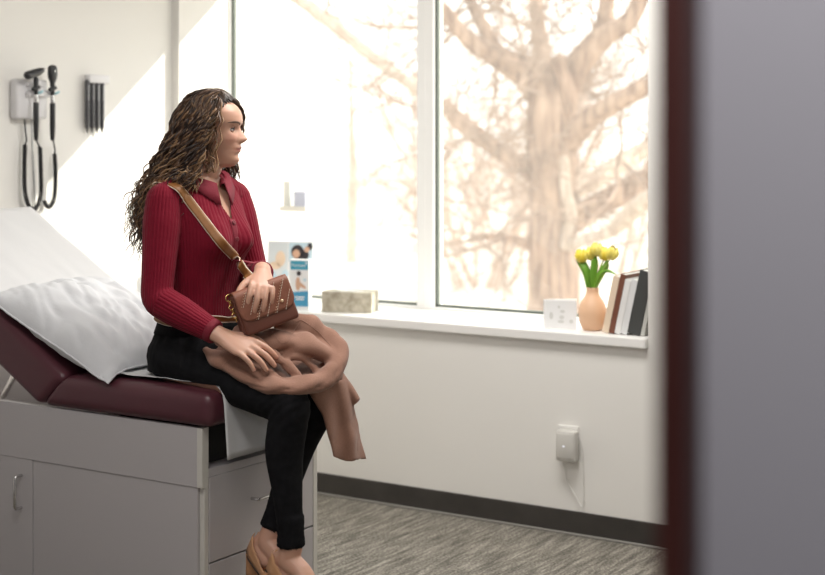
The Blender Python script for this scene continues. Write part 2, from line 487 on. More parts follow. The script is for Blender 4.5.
# ---------------------------------------------------------------- examination table
TX, TY1, TY2 = -2.87, 3.292, 3.859          # foot face, near and far side
TXL = -4.56                                   # head end
m_lam = mat('grey_laminate', (.47, .445, .45), .45, bump=.02, scale=60)
m_lamE = mat('pale_laminate_edge', (.62, .60, .55), .5)
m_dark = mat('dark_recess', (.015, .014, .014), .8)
m_chrome = mat('brushed_chrome', (.62, .61, .60), .25, 1)
m_vinyl = mat('burgundy_vinyl', (.085, .022, .032), .36, bump=.06, scale=260, detail=2)
m_paper = mat('white_exam_paper', (.66, .66, .665), .85, bump=.25, scale=9, stretch=(1, 1, 1), detail=3)
m_pillow = mat('white_pillowcase', (.67, .68, .70), .85, bump=.25, scale=7, detail=4, stretch=(1, 2.4, 1))

ZA1, ZA0 = .660, .482                         # apron top and bottom
tbl = thing('exam_table', 'grey laminate examination table with burgundy padded seat and raised backrest', 'examination table', ((TX + TXL) / 2, (TY1 + TY2) / 2, 0))
bm = bmesh.new()                               # carcass with an open recess at the top of the foot end
box(bm, (TXL, TY1 + .018, .07), (TX - .004, TY1 + .036, .50)); box(bm, (TXL, TY2 - .02, .07), (TX - .0, TY2, ZA1))
box(bm, (TXL, TY1 + .018, .07), (TXL + .018, TY2, .50))
box(bm, (TXL, TY1 + .018, .51), (TX - .001, TY2 - .02, .533)); box(bm, (TXL, TY1 + .018, .07), (TX - .03, TY2 - .02, .09))
box(bm, (TXL + .05, TY1 + .06, 0), (TX - .07, TY2 - .05, .07))
box(bm, (TX - .42, TY1 + .02, .533), (TX - .40, TY2 - .02, ZA1 - .01))
obj('carcass', bm, m_lam, tbl)
obj('corner_post', bx((TX - .02, TY1 + .012, .07), (TX - .0012, TY1 + .0305, .532), .001), m_lamE, tbl)
obj('corner_post', bx((TX - .02, TY2 - .02, .07), (TX + .001, TY2 + .001, ZA1), .001), m_lamE, tbl)
bm = bmesh.new(); box(bm, (TXL, TY1, ZA0), (TX - .02, TY1 + .018, ZA1), .0015); box(bm, (TXL, TY1 + .018, .533), (TXL + .018, TY2 - .02, ZA1)); 
obj('apron', bm, m_lam, tbl)
obj('apron_edge', bx((TX - .0205, TY1 + .0005, ZA0 + .0), (TX, TY1 + .03, ZA1 - .0005), .001), m_lamE, tbl)
obj('recess_block', bx((TX - .40, TY1 + .03, .534), (TX - .06, TY2 - .025, ZA1 - .012)), m_dark, tbl)  # near-black solid block filling the open recess
XD = atY(36.5, 520, TY1 + .018).x              # seam between door and fixed panel
d_ = obj('door', bx((XD - .46, TY1 + .002, .085), (XD - .0015, TY1 + .0175, ZA0 + .03), .0015), m_lam, tbl)
obj('side_panel', bx((XD + .0015, TY1 + .003, .072), (TX - .021, TY1 + .0175, ZA0 + .03), .001), m_lam, tbl)
obj('side_panel', bx((TXL, TY1 + .003, .072), (XD - .462, TY1 + .0175, ZA0 + .03), .001), m_lam, tbl)
hx = atY(16.5, 490, TY1 - .02).x; hz1 = atY(17, 476.5, TY1 - .02).z; hz0 = atY(17, 509, TY1 - .02).z
hy = TY1 + .003
obj('handle', tb([(hx, hy, hz1), (hx, hy - .026, hz1), (hx, hy - .03, hz1 - .006), (hx, hy - .03, hz0 + .006), (hx, hy - .026, hz0), (hx, hy, hz0)], .0048, k=1, n=10), m_chrome, d_, True, label='chrome bar handle')
def drawer(z0, z1):
    f = obj('drawer', bx((TX - .018, TY1 + .032, z0), (TX + .001, TY2 - .022, z1), .0015), m_lam, tbl)
    yc = (TY1 + TY2) / 2; z = z0 + (z1 - z0) * .60
    obj('handle', tb([(TX, yc - .055, z), (TX + .026, yc - .055, z), (TX + .03, yc - .049, z), (TX + .03, yc + .049, z), (TX + .026, yc + .055, z), (TX, yc + .055, z)], .0048, k=1, n=10), m_chrome, f, True, label='chrome bar handle')
drawer(.2555, .5085); drawer(.075, .2505)
# upholstery
def cushion(L, Wd, T, r, crown=.012):
    """padded slab, L along x, Wd along y, bottom at z=0"""
    bm = bmesh.new()
    nx, ny = 26, 18
    def prof(a):  # rounded edge falloff 0..1
        return 1
    top = {}
    bmesh.ops.create_cube(bm, size=1)
    for v in bm.verts: v.co = Vector((v.co.x * L, v.co.y * Wd, (v.co.z + .5) * T))
    bmesh.ops.bevel(bm, geom=list(bm.edges), offset=r, segments=6, profile=.55, affect='EDGES')
    bmesh.ops.subdivide_edges(bm, edges=[e for e in bm.edges if e.calc_length() > .1], cuts=7, use_grid_fill=True)
    for v in bm.verts:
        a = max(0, 1 - (2 * v.co.x / L) ** 4) * max(0, 1 - (2 * v.co.y / Wd) ** 4)
        if v.co.z > T * .5: v.co.z += crown * a
    return bm
SX0, SX1 = -3.545, -2.825
CY0, CY1 = TY1 - .018, TY2 + .02
ZC = ZA1 + .004
ST, BT = .104, .150
XC = -3.37                                     # where backrest and seat meet on top
bm = cushion(SX1 - SX0, CY1 - CY0, ST, .038)
for v in bm.verts:                             # slanted inner end
    w = max(0, min(1, (-.18 - v.co.x) / .20)); v.co.x += .13 * w * max(0, v.co.z) / ST
bmesh.ops.translate(bm, verts=bm.verts, vec=((SX0 + SX1) / 2, (CY0 + CY1) / 2, ZC))
obj('seat_cushion', bm, m_vinyl, tbl, True)
BA = math.radians(30.5)
BL = .88
bm = cushion(BL, CY1 - CY0, BT, .032)
for v in bm.verts:
    w = max(0, min(1, (v.co.x - .22) / .22)); v.co.x += .055 * w * max(0, v.co.z) / BT
M_ = Matrix.Translation((SX0 + .004, (CY0 + CY1) / 2, ZC - .004)) @ Matrix.Rotation(BA, 4, 'Y') @ Matrix.Translation((-BL / 2, 0, 0))
bmesh.ops.transform(bm, matrix=M_, verts=bm.verts)
obj('backrest_cushion', bm, m_vinyl, tbl, True)
BZ0 = ZC - .004 + BT / math.cos(BA) + .012       # backrest top surface height above the pivot
for y in (TY1 + .1, TY2 - .1): obj('backrest_strut', tb([(-4.25, y, .56), (-4.02, y, .88)], .012, k=1), m_chrome, tbl, True)

SEAT_T = ZC + ST + .012
def bed(X):
    """height of the padded top along X (smooth crease)"""
    zs = SEAT_T - .004
    zb = BZ0 + (SX0 + .004 - X) * math.tan(BA)
    k = .05; h_ = max(0, min(1, .5 + .5 * (zb - zs) / k))
    return zs * (1 - h_) + zb * h_ + k * h_ * (1 - h_)
# paper sheet over the back, the seat and down the foot end
PY0, PY1 = CY0 + .045, CY1 - .10
prof = []
xt = SX0 - BL * math.cos(BA) + .075
X = xt - .075
ztop = bed(xt)
prof.append((xt - .035, ztop - .10)); prof.append((xt - .045, ztop - .05)); prof.append((xt - .03, ztop - .005))
X = xt
while X < SX1 - .03:
    prof.append((X, bed(X) + .006)); X += .022
for a in (0, 25, 50, 75, 90): prof.append((SX1 - .03 + .036 * math.sin(math.radians(a)), SEAT_T - .030 + .034 * math.cos(math.radians(a))))
for k in range(1, 10): prof.append((SX1 + .008 + .0015 * k, SEAT_T - .03 - .020 * k))
grid = []
for i, (x, z) in enumerate(prof):
    row = []
    for j in range(33):
        f = j / 32; y = PY0 + (PY1 + .088 * max(0, min(1, (XC - .05 - x) / .15)) - PY0) * f
        q = noise.noise(Vector((x * 3.2, y * 14, 1.3))) * .6 + noise.noise(Vector((x * 7 + y * 5, y * 9 - x * 4, 4.1))) * .5
        edge = max(0, abs(2 * f - 1) - .8) / .2
        dz = .004 + .006 * abs(q) + .003 * edge * (1 + noise.noise(Vector((x * 9, 3, f))))
        back = x < XC
        if i > len(prof) - 13: row.append(Vector((x + dz, y + .004 * q, z)))
        elif back: row.append(Vector((x + dz * math.sin(BA), y, z + dz * math.cos(BA))))
        else: row.append(Vector((x, y, z + dz)))
    grid.append(row)
pap = obj('table_paper', solid_sheet(grid, .0012), m_paper, None, True)
tag(pap, 'white crinkled paper sheet covering the backrest and hanging over the foot of the table', 'paper sheet')

# pillow
def make_pillow():
    bm = bmesh.new(); n = 64
    xs0, xs1 = -3.222, -3.775
    Y0, Y1 = 3.262, 3.80
    ZL = bed(xs1) + .012; ZR = SEAT_T + .006
    rows_t, rows_b = [], []
    for i in range(n + 1):
        a = -1 + 2 * i / n
        rt, rb = [], []
        for j in range(n + 1):
            b = -1 + 2 * j / n
            u = a * (1 - .045 * (1 - b * b) * abs(a) ** 3); v = b * (1 - .05 * (1 - a * a) * abs(b) ** 3)
            x = xs0 + (xs1 - xs0) * (u + 1) / 2; y = Y0 + (Y1 - Y0) * (v + 1) / 2
            zb = bed(x) + .012
            th = (max(0, 1 - abs(a) ** 3.2) * max(0, 1 - abs(b) ** 3.2)) ** .75
            # long soft creases that run out of the corners, and small puckers at the seam
            q = Vector((x * 6, y * 6, 0))
            cr = abs(noise.noise(Vector((a * 1.2 + b * 3.2 + .5 * noise.noise(q), b * 1.1 - a * 1.0, 2.1))))
            cr2 = abs(noise.noise(Vector((a * 3.0 - b * 7 + .8 * noise.noise(q * .7), a * 1.4, 7.7))))
            w = -.050 * max(0, .30 - cr) - .040 * max(0, .25 - cr2) + .010 * noise.noise(Vector((a * 1.6, b * 1.6, .4)))
            pk = .006 * noise.noise(Vector((a * 11, b * 11, 5))) * (1 - th)
            seam_z = ZR + (ZL - ZR) * max(0, (u + 1) / 2) ** 1.25 + .030 * (1 - abs(b)) * 0
            seam_z = max(seam_z, zb + .012)
            droop = .034 * max(0, -b) ** 6 * max(0, -a) ** 3; seam_z -= droop; zb -= droop
            H = .125 * th + w * th ** .6 + pk
            rt.append(Vector((x + H * .22, y, seam_z + H * .97 + .0025)))
            bot = zb * th ** .5 + seam_z * (1 - th ** .5)
            rb.append(Vector((x, y, min(bot, seam_z) - .0005 + (.006 * noise.noise(Vector((a * 7, b * 9, 8))) * th ** .5 * (1 - th) * 4 if th < 1 else 0))))
        rows_t.append(rt); rows_b.append(rb)
    VT = sheet(bm, rows_t); VB = sheet(bm, rows_b)
    rimij = [(i, 0) for i in range(n + 1)] + [(n, j) for j in range(1, n + 1)] + [(i, n) for i in range(n - 1, -1, -1)] + [(0, j) for j in range(n - 1, 0, -1)]
    for k in range(len(rimij)):
        (i0, j0), (i1, j1) = rimij[k], rimij[(k + 1) % len(rimij)]
        bm.faces.new((VT[i0][j0], VT[i1][j1], VB[i1][j1], VB[i0][j0]))
    return bm, [(rows_t[i][j] + rows_b[i][j]) / 2 for i, j in rimij]
bm, seam = make_pillow()
pil = obj('pillow', bm, m_pillow, None, True)
tag(pil, 'plump white pillow with a creased case, lying on the examination table behind the woman', 'pillow')
obj('piping', tb(seam + [seam[0]], .0035, k=0, n=6), m_pillow, pil, True)
# ---------------------------------------------------------------- wall instruments
def lw(px, py, off=0):
    """point on the left wall (off = distance out of it) seen at a pixel"""
    return atX(px, py, WX + off)
m_plast = mat('white_plastic', (.74, .73, .74), .4)
m_black = mat('black_plastic', (.02, .02, .022), .35)
m_blackr = mat('black_rubber', (.016, .016, .018), .5)
m_teal = mat('pale_blue_plastic', (.35, .60, .66), .4)
m_greyw = mat('grey_cable', (.45, .45, .46), .5)
p0, p1 = lw(9, 119, .0), lw(40, 80, .0)
ws = thing('diagnostic_wall_unit', 'white wall unit holding two black medical scopes with looped coiled cords', 'medical instrument', (WX, (p0.y + p1.y) / 2, p0.z))
obj('housing', bx((WX, p0.y, p0.z), (WX + .05, p1.y, p1.z), .014, 3), m_plast, ws, True)
yA, yB = lw(36, 100, .09).y, lw(52.5, 100, .09).y
zt = lw(36, 89, .09).z
obj('cradle', join_bm(bx((WX + .048, yA - .02, zt - .03), (WX + .075, yB + .016, zt - .006), .005), bx((WX + .048, yA - .02, zt + .012), (WX + .066, yB - .02, zt + .026), .004)), m_plast, ws, True)
xH = WX + .09
def Z(py): return lw(45, py, .09).z
for i, y in enumerate((yA, yB)):
    h = obj('handle', tb([(xH, y, Z(139)), (xH, y, Z(128)), (xH, y, Z(104))], [.0085, .0115, .0115], n=14, k=2), m_black, ws, True)
    obj('collar', tb([(xH, y, Z(103.5)), (xH, y, Z(95))], [.010, .008], n=14, k=1), m_chrome, h, True)
    obj('dial', tb([(xH, y - .013, Z(89.5)), (xH, y + .013, Z(87.5))], .009, n=14, k=1, rnd=True), m_black, h, True)
    obj('hook', tb([(xH - .03, y + .012, Z(92)), (xH, y + .018, Z(93)), (xH + .004, y + .03, Z(91.5))], .005, n=8, k=2), m_teal, h, True)
    obj('neck', tb([(xH, y, Z(95)), (xH, y, Z(80))], [.008, .011], n=14, k=1), m_black, h, True)
    if i == 0:
        hd = obj('scope_head', tb([(xH + .004, y - .047, Z(76.2)), (xH, y - .02, Z(74.5)), (xH, y + .012, Z(72.3)), (xH, y + .03, Z(70.6))], [.017, .0175, .016, .012], n=16, k=3), m_black, h, True)
        obj('lens_ring', tb([(xH, y + .030, Z(70.5)), (xH, y + .042, Z(69.2))], [.010, .007], n=12, k=1), m_chrome, hd, True)
    else:
        hd = obj('scope_head', tb([(xH, y, Z(82)), (xH, y, Z(78)), (xH, y, Z(73)), (xH, y, Z(67.5))], [(.011, .009), (.018, .013), (.0215, .014), (.020, .013)], n=16, k=3, up=(1, 0, 0), sup=3), m_black, h, True)
        obj('aperture', bx((xH + .013, y - .003, Z(72)), (xH + .0165, y + .003, Z(70)), .001), m_chrome, hd)
def coil(path, r=.0072, wire=.0030, pitch=.0068):
    D = catmull(path, 10); P = [Vector(p) for p in D]
    L = [0]
    for a, b in zip(P, P[1:]): L.append(L[-1] + (b - a).length)
    n = int(L[-1] / pitch * 9); pts = []
    k = 0
    for i in range(n + 1):
        s = L[-1] * i / n
        while k < len(P) - 2 and L[k + 1] < s: k += 1
        f = (s - L[k]) / max(L[k + 1] - L[k], 1e-9); c = P[k].lerp(P[k + 1], f); t = (P[k + 1] - P[k]).normalized()
        u = Vector((1, 0, 0)); u = (u - t * u.dot(t)).normalized(); w = t.cross(u)
        a = 2 * PI * i / 9
        pts.append(c + u * (r * math.cos(a)) + w * (r * math.sin(a)))
    return pts
for c_path, lead, y0 in (
    ([(25, 145), (24.3, 170), (25, 193), (29, 206), (33.5, 209.5), (38, 205), (41, 192), (40.8, 170), (40, 147)], [(24.5, 118), (25.5, 132), (26.5, 140), (25, 145)], yA),
    ([(54.5, 154), (55.5, 175), (54.5, 197), (50.5, 206), (47, 206), (44, 201)], [(53, 138), (54.2, 146), (55, 150), (54.5, 154)], yB)):
    cd = obj('coiled_cord', tb(coil([lw(x, y, .03 if i < 6 else .045) for i, (x, y) in enumerate(c_path)]), .0030, n=5, k=0), m_blackr, ws, True)
    obj('lead', tb([lw(x, y, .03 + (.05 if y0 == yB and i == 0 else 0)) for i, (x, y) in enumerate(lead)], .0032, n=8, k=4), m_blackr, cd, True)
    if y0 == yA: obj('lead', tb([Vector((xH, yA, Z(139))), lw(37.5, 143, .07), lw(40, 147, .045)], .0032, n=8, k=4), m_blackr, cd, True)
obj('mains_cable', tb([lw(31.5, 119, .012), lw(33, 160, .008), lw(35, 205, .006), lw(36, 290, .006)], .0030, n=8, k=6), m_greyw, ws, True)

sp = thing('specula_dispenser', 'wall mounted specula dispenser of four dark tubes beside the sunlit patch on the wall', 'dispenser', lw(94, 131))
a, b = lw(84, 83), lw(104.5, 75.5)
obj('bracket', bx((WX, a.y, a.z), (WX + .035, b.y, b.z), .006), m_plast, sp, True)
obj('back_plate', bx((WX, a.y + .004, lw(90, 127).z), (WX + .008, b.y - .004, b.z), .002), m_plast, sp)
m_smoke = mat('smoky_plastic', (.07, .07, .075), .25)
for k in range(4):
    y = lw(87 + 5 * k, 100, .024).y
    t_ = obj('tube', tb([(WX + .024, y, lw(94, 82, .024).z), (WX + .024, y, lw(94, 126.5, .024).z)], .0092, n=14, k=1), m_smoke, sp, True)
    obj('tip', tb([(WX + .024, y, lw(94, 127, .024).z), (WX + .024, y, lw(94, 132.5, .024).z)], [.0075, .0025], n=10, k=1), m_black, t_, True)
    obj('core', tb([(WX + .0345, y, lw(94, 86, .03).z), (WX + .0345, y, lw(94, 100, .03).z)], .0028, n=8, k=1), m_greyw, t_, True)

# ---------------------------------------------------------------- things on the sill
m_white = mat('white_card', (.80, .80, .80), .5)
m_blue = mat('print_blue', (.055, .28, .46), .45)
m_teal2 = mat('print_teal', (.05, .33, .47), .45)
m_skinp = mat('print_skin', (.62, .38, .26), .5)
m_hairp = mat('print_black', (.035, .03, .035), .5)
m_palep = mat('print_pale_blue', (.52, .66, .74), .5)
m_peach = mat('print_peach', (.80, .62, .46), .5)
def poly(pts, z=0, th=.0008):
    bm = bmesh.new()
    v = [bm.verts.new((x, y, z)) for x, y in pts]
    f = bm.faces.new(v)
    r = bmesh.ops.extrude_face_region(bm, geom=[f]); bmesh.ops.translate(bm, verts=[g for g in r['geom'] if isinstance(g, bmesh.types.BMVert)], vec=(0, 0, th))
    return bm
def blob(cx, cy, rx, ry, n=20, th=.0008, z=0, a0=0, a1=2 * PI):
    return poly([(cx + rx * math.cos(a0 + (a1 - a0) * k / n), cy + ry * math.sin(a0 + (a1 - a0) * k / n)) for k in range(n if a1 - a0 > 6 else n + 1)], z, th)
def on_face(bm, M):
    bmesh.ops.transform(bm, matrix=M, verts=bm.verts); return bm
# blue and white box
bw, bh, bd = .090, .218, .035
c_ = atY(299.3, 310, 5.10)
br = thing('medicine_box', 'tall blue and white printed box standing on the sill in front of the picture leaflet', 'box', (c_.x, c_.y, ZS))
Mb = Matrix.Translation((c_.x, c_.y, ZS)) @ Matrix.Rotation(math.radians(17), 4, 'Z')
bd_ = obj('carton', bx((-bw / 2, 0, .0), (bw / 2, bd, bh), .001, 1, Mb), m_white, br)
MF = Mb @ Matrix.Translation((0, -.0002, 0)) @ Matrix.Rotation(PI / 2, 4, 'X')
zf = 0
hdr = obj('header_band', on_face(poly([(-.041, .174), (.041, .174), (.041, .212), (-.041, .212)]), MF), m_teal2, br)
lowp = obj('lower_panel', on_face(poly([(-.041, .014), (.041, .014), (.041, .082), (-.041, .075)]), MF), m_blue, br)
def lettering(s, size, x, y, M, m, par, z=.0012):
    me = text_mesh(s, size); me.transform(M @ Matrix.Translation((x, y, z)))
    return obj('lettering', me, m, par)
lettering('Pharmavit', .0165, -.004, .193, MF, m_white, hdr)
obj('text_lines', on_face(join_bm(poly([(-.022, .052), (.026, .052), (.026, .057), (-.022, .057)], .0012), poly([(-.016, .042), (.022, .042), (.022, .047), (-.016, .047)], .0012)), MF), m_white, lowp)
obj('logo_mark', on_face(blob(.033, .203, .006, .006, z=.0012), MF), m_palep, hdr)
pic = obj('printed_figure', on_face(join_bm(blob(-.006, .112, .011, .030), poly([(.004, .10), (.03, .09), (.03, .10), (.006, .12)])), MF), m_skinp, br)
obj('printed_hair', on_face(blob(-.002, .158, .010, .011, z=.0006), MF), m_hairp, pic)
obj('printed_patch', on_face(blob(.026, .13, .008, .006, z=.0004), MF), m_palep, pic)
# leaflet with people behind it
c_ = atY(288.5, 305, 5.20)
lf = thing('picture_leaflet', 'pale leaflet picturing dark-haired people, on the sill behind the blue and white box', 'leaflet', (c_.x, c_.y, ZS))
Ml = Matrix.Translation((c_.x, c_.y, ZS + .001)) @ Matrix.Rotation(math.radians(17), 4, 'Z') @ Matrix.Rotation(math.radians(-5), 4, 'X') @ Matrix.Diagonal((1, 1, .88, 1))
lw_, lh_ = .215, .325
obj('card', bx((-lw_ / 2, 0, 0), (lw_ / 2, .003, lh_), 0, 1, Ml), m_white, lf)
ML = Ml @ Matrix.Translation((0, -.0002, 0)) @ Matrix.Rotation(PI / 2, 4, 'X')
def pr(bm, m, nm='print'): return obj(nm, on_face(bm, ML), m, lf)
pr(poly([(-.105, .005), (-.01, .005), (-.01, .32), (-.105, .32)], 0, .0005), mat('print_pale_grey', (.66, .70, .72), .5), 'picture_panel')
pr(poly([(-.005, .222), (.105, .222), (.105, .32), (-.005, .32)], 0, .0005), m_palep, 'picture_panel')
pr(join_bm(blob(-.045, .235, .024, .040, z=.0005), blob(-.07, .20, .03, .02, z=.0005)), m_peach, 'printed_people')
pr(join_bm(blob(.035, .272, .030, .036, z=.0007), blob(.068, .258, .022, .026, z=.0007), blob(.094, .30, .012, .018, z=.0007), blob(.055, .232, .030, .012, z=.0007)), m_hairp, 'printed_hair')
pr(join_bm(blob(.030, .262, .018, .022, z=.0016), blob(.080, .285, .013, .015, z=.0016)), m_skinp, 'printed_face')
pr(join_bm(blob(-.03, .10, .028, .02, z=.0005), blob(-.08, .14, .02, .03, z=.0005), blob(-.02, .16, .016, .02, z=.0005)), m_palep, 'printed_patch')
# mottled box
m_mott = mat('beige_mottled_print', (.32, .28, .21), .7, col2=(.54, .50, .41), scale=34, detail=5)
c_ = atY(346.5, 313, 5.115)
tbx = thing('tissue_box', 'low beige mottled tissue box lying on the sill left of the window mullion', 'tissue box', (c_.x, c_.y, ZS))
Mt = Matrix.Translation((c_.x, c_.y, ZS)) @ Matrix.Rotation(math.radians(20), 4, 'Z')
obj('carton', bx((-.111, 0, 0), (.111, .12, .088), .002, 2, Mt), m_mott, tbx)
obj('opening', on_face(blob(0, 0, .06, .018, z=.0), Mt @ Matrix.Translation((0, .06, .0878))), m_white, tbx, label='oval opening on the top')
# frosted card block
c_ = atY(560, 330, 5.125)
cdn = thing('printed_card', 'frosted white folded card with faint grey print standing on the sill left of the vase', 'card', (c_.x, c_.y, ZS))
Mc = Matrix.Translation((c_.x, c_.y, ZS)) @ Matrix.Rotation(math.radians(14), 4, 'Z')
m_pgrey = mat('faint_grey_print', (.64, .64, .62), .6)
def leaf_(x0, x1, y1, y0=0):
    bm = bmesh.new()
    v = [(x0, y0), (x1, y1), (x1, y1 + .003), (x0, y0 + .003)]
    lo = [bm.verts.new((*q, 0)) for q in v]; hi = [bm.verts.new((*q, .112)) for q in v]
    bm.faces.new(lo[::-1]); bm.faces.new(hi)
    for k in range(4): bm.faces.new((lo[k], lo[(k + 1) % 4], hi[(k + 1) % 4], hi[k]))
    bmesh.ops.transform(bm, matrix=Mc, verts=bm.verts); return bm
obj('front_leaf', leaf_(-.066, .066, 0), m_white, cdn); obj('back_leaf', leaf_(-.066, .05, .07, .003), m_white, cdn)
MC = Mc @ Matrix.Translation((0, -.0002, 0)) @ Matrix.Rotation(PI / 2, 4, 'X')
obj('print', on_face(join_bm(blob(-.004, .085, .005, .006), blob(.010, .068, .010, .006), blob(.007, .045, .010, .008), blob(.004, .028, .013, .006), blob(-.035, .05, .008, .014), blob(.045, .03, .008, .008)), MC), m_pgrey, cdn)
# vase and tulips
m_vase = mat('peach_ceramic', (.74, .47, .30), .5, sub=0)
c_ = atY(592.5, 331, 5.155); vc = Vector((c_.x, c_.y, ZS))
va = obj('vase', lathe([(.032, 0), (.040, .006), (.050, .03), (.0555, .06), (.054, .085), (.044, .112), (.030, .132), (.024, .146), (.0235, .160), (.026, .166), (.022, .166), (.0195, .158), (.019, .12)], vc, 32), m_vase, None, True)
tag(va, 'round peach ceramic vase holding yellow tulips on the sill', 'vase')
m_pet = mat('yellow_petal', (.84, .66, .05), .5, col2=(.88, .78, .22), scale=20, stretch=(2, 2, .4))
m_leafg = mat('tulip_leaf', (.10, .26, .02), .45, col2=(.20, .42, .04), scale=14, stretch=(6, 6, .5))
m_stem = mat('tulip_stem', (.26, .42, .07), .5)
rng = random.Random(5)
def petal_bm(c, d, R, L, n=6):
    d = d.normalized(); u = d.orthogonal().normalized(); w = d.cross(u); bm = bmesh.new()
    for k in range(n):
        a0 = 2 * PI * k / n + (.3 if k % 2 else 0)
        rad = u * math.cos(a0) + w * math.sin(a0); side = d.cross(rad)
        grid = []
        for i in range(7):
            f = i / 6; rr = R * (.25 + 1.0 * math.sin(PI * min(1, .12 + f * .74)) ** .9) * (1 if k % 2 else .86)
            if f > .85: rr *= 1.03
            hw = R * .85 * math.sin(PI * (.10 + .86 * f)) ** .7
            row = []
            for j in range(5):
                g = (j - 2) / 2
                row.append(c + d * (L * f - abs(g) * .1 * L * f * f) + rad * (rr * math.cos(g * .75)) + side * (hw * g))
            grid.append(row)
        b2 = solid_sheet(grid, .0008); me = bpy.data.meshes.new('t'); b2.to_mesh(me); b2.free(); bm.from_mesh(me); bpy.data.meshes.remove(me)
    return bm
def leaf_bm(pts, w):
    D = [Vector(p) for p in catmull(pts, 5)]; grid = []
    N = len(D)
    for i, p in enumerate(D):
        f = i / (N - 1); t = (D[min(i + 1, N - 1)] - D[max(i - 1, 0)]).normalized(); s = t.cross(FW).normalized(); up = s.cross(t)
        hw = w * math.sin(PI * (.12 + .87 * f)) ** .8
        grid.append([p + s * (hw * g) + up * (abs(g) * hw * .35) for g in (-1, -.5, 0, .5, 1)])
    return solid_sheet(grid, .001)
TUL = [((582.5, 256), (576, 268), 'leftmost of the yellow tulips, half hidden by bleaching light'), ((591.5, 254), None, 'small yellow tulip left of the tallest bloom'), ((596, 250), None, 'tallest bright yellow tulip in the middle of the vase'),
       ((603.5, 254), None, 'yellow tulip right of the tallest bloom'), ((610, 253), None, 'rightmost of the yellow tulips in the vase')]
TLAB = ['leftmost yellow tulip in the peach vase', 'yellow tulip second from the left in the peach vase', 'tallest yellow tulip in the middle of the peach vase', 'yellow tulip second from the right in the peach vase', 'rightmost yellow tulip in the peach vase']
LEAVES = [[(589, 288), (586, 272), (580, 262), (574.5, 255)], [(591, 288), (588, 274), (584, 264), (581, 257)], [(593, 288), (594, 272), (595, 262), (596, 256)], [(595, 288), (601, 274), (606, 266), (607, 259)], [(596, 288), (600, 275), (608, 271), (617, 275)]]
for k, ((hp, _, _), lb) in enumerate(zip(TUL, TLAB)):
    Yk = vc.y + (-.02, .012, 0, .015, -.012)[k]
    head = atY(hp[0], hp[1] + 6, Yk)
    tl = thing('tulip', lb, 'flower', vc + Vector((0, 0, .06)), 'tulips in the peach vase')
    mid = vc.lerp(head, .6) ; mid.z = ZS + .20
    q0 = vc + Vector(((k - 2) * .004, (Yk - vc.y) * .3, .045)); q1 = vc + Vector(((k - 2) * .005, (Yk - vc.y) * .4, .165))
    obj('stem', tb([q0, q1, q1.lerp(head, .5) + Vector((0, 0, .008)), head], .0030, n=8, k=4), m_stem, tl, True)
    obj('bloom', petal_bm(head, (head - q1) + Vector((0, 0, .06)), .021, .052), m_pet, tl, True)
    lp = [atY(x, y, Yk - .006) for x, y in LEAVES[k]]
    lp[0] = q1 + Vector((0, -.004, -.01))
    obj('leaf', leaf_bm(lp, .0145 if k < 4 else .007), m_leafg, tl, True)
# books leaning on the window jamb
m_page = mat('paper_edge', (.72, .70, .64), .8)
BK = [  # spine bottom-left px, width m, height m, depth m, colour, label
    (604.0, .027, .222, .15, (.72, .58, .44), 'pale cream book leaning at the left end of the row beside the vase'),
    (609.5, .022, .232, .185, (.16, .055, .030), 'reddish brown book in the row leaning on the window jamb'),
    (615.2, .024, .212, .15, (.72, .71, .70), 'white book right after the reddish brown one'),
    (621.2, .026, .214, .15, (.66, .66, .66), 'white book between another white book and the charcoal one'),
    (629.5, .052, .245, .17, (.045, .047, .045), 'thick charcoal book near the window jamb'),
    (641.5, .016, .215, .15, (.45, .45, .42), 'pale grey book at the right end of the row, partly behind the window jamb')]
tilt = math.radians(12.5)
xb = atY(602.0, 331, WY + .03).x
for px, w, h, d, col, lab in BK:
    mc = mat('book_cloth', col, .6)
    bk = thing('book', lab, 'book', (xb, WY + .03, ZS), 'books leaning on the window jamb')
    Mk = Matrix.Translation((xb, WY + .03, ZS + .0005)) @ Matrix.Rotation(tilt, 4, 'Y')
    c2 = .0022
    bm = join_bm(bx((0, 0, 0), (c2, d, h), .0006, 1), bx((w - c2, 0, 0), (w, d, h), .0006, 1), bx((0, -.001, 0), (w, .003, h), .0008, 1))
    # lift so that the lower right corner stands on the sill
    bmesh.ops.transform(bm, matrix=Matrix.Translation((0, 0, w * math.sin(tilt))) @ Mk, verts=bm.verts)
    obj('cover', bm, mc, bk)
    obj('pages', bx((c2, .003, .003), (w - c2, d - .003, h - .003), 0, 1, Matrix.Translation((0, 0, w * math.sin(tilt))) @ Mk), m_page, bk)
    xb += w / math.cos(tilt) + .0008
# solid stand-ins for a reflected shelf with pale boxes in the left pane
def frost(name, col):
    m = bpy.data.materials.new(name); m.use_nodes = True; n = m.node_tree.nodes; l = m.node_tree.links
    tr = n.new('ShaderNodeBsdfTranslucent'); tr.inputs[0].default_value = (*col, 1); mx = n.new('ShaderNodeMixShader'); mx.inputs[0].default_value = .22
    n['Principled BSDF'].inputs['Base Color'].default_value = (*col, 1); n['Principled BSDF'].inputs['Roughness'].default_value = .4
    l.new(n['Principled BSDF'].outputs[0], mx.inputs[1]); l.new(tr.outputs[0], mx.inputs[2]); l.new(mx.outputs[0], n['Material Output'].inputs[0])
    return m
m_frost = frost('reflection_board', (.80, .78, .72))
m_pale = frost('pale_reflection', (.78, .78, .74)); m_pale2 = frost('pale_lilac_reflection', (.66, .68, .78))
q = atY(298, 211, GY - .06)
sh = thing('reflected_shelf', 'small white stand-in for a shelf reflected in the left window pane above the blue and white box', 'shelf', q)
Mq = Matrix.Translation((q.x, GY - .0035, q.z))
obj('board', bx((-.075, -.10, 0), (.075, 0, .022), .003, 2, Mq), m_frost, sh)
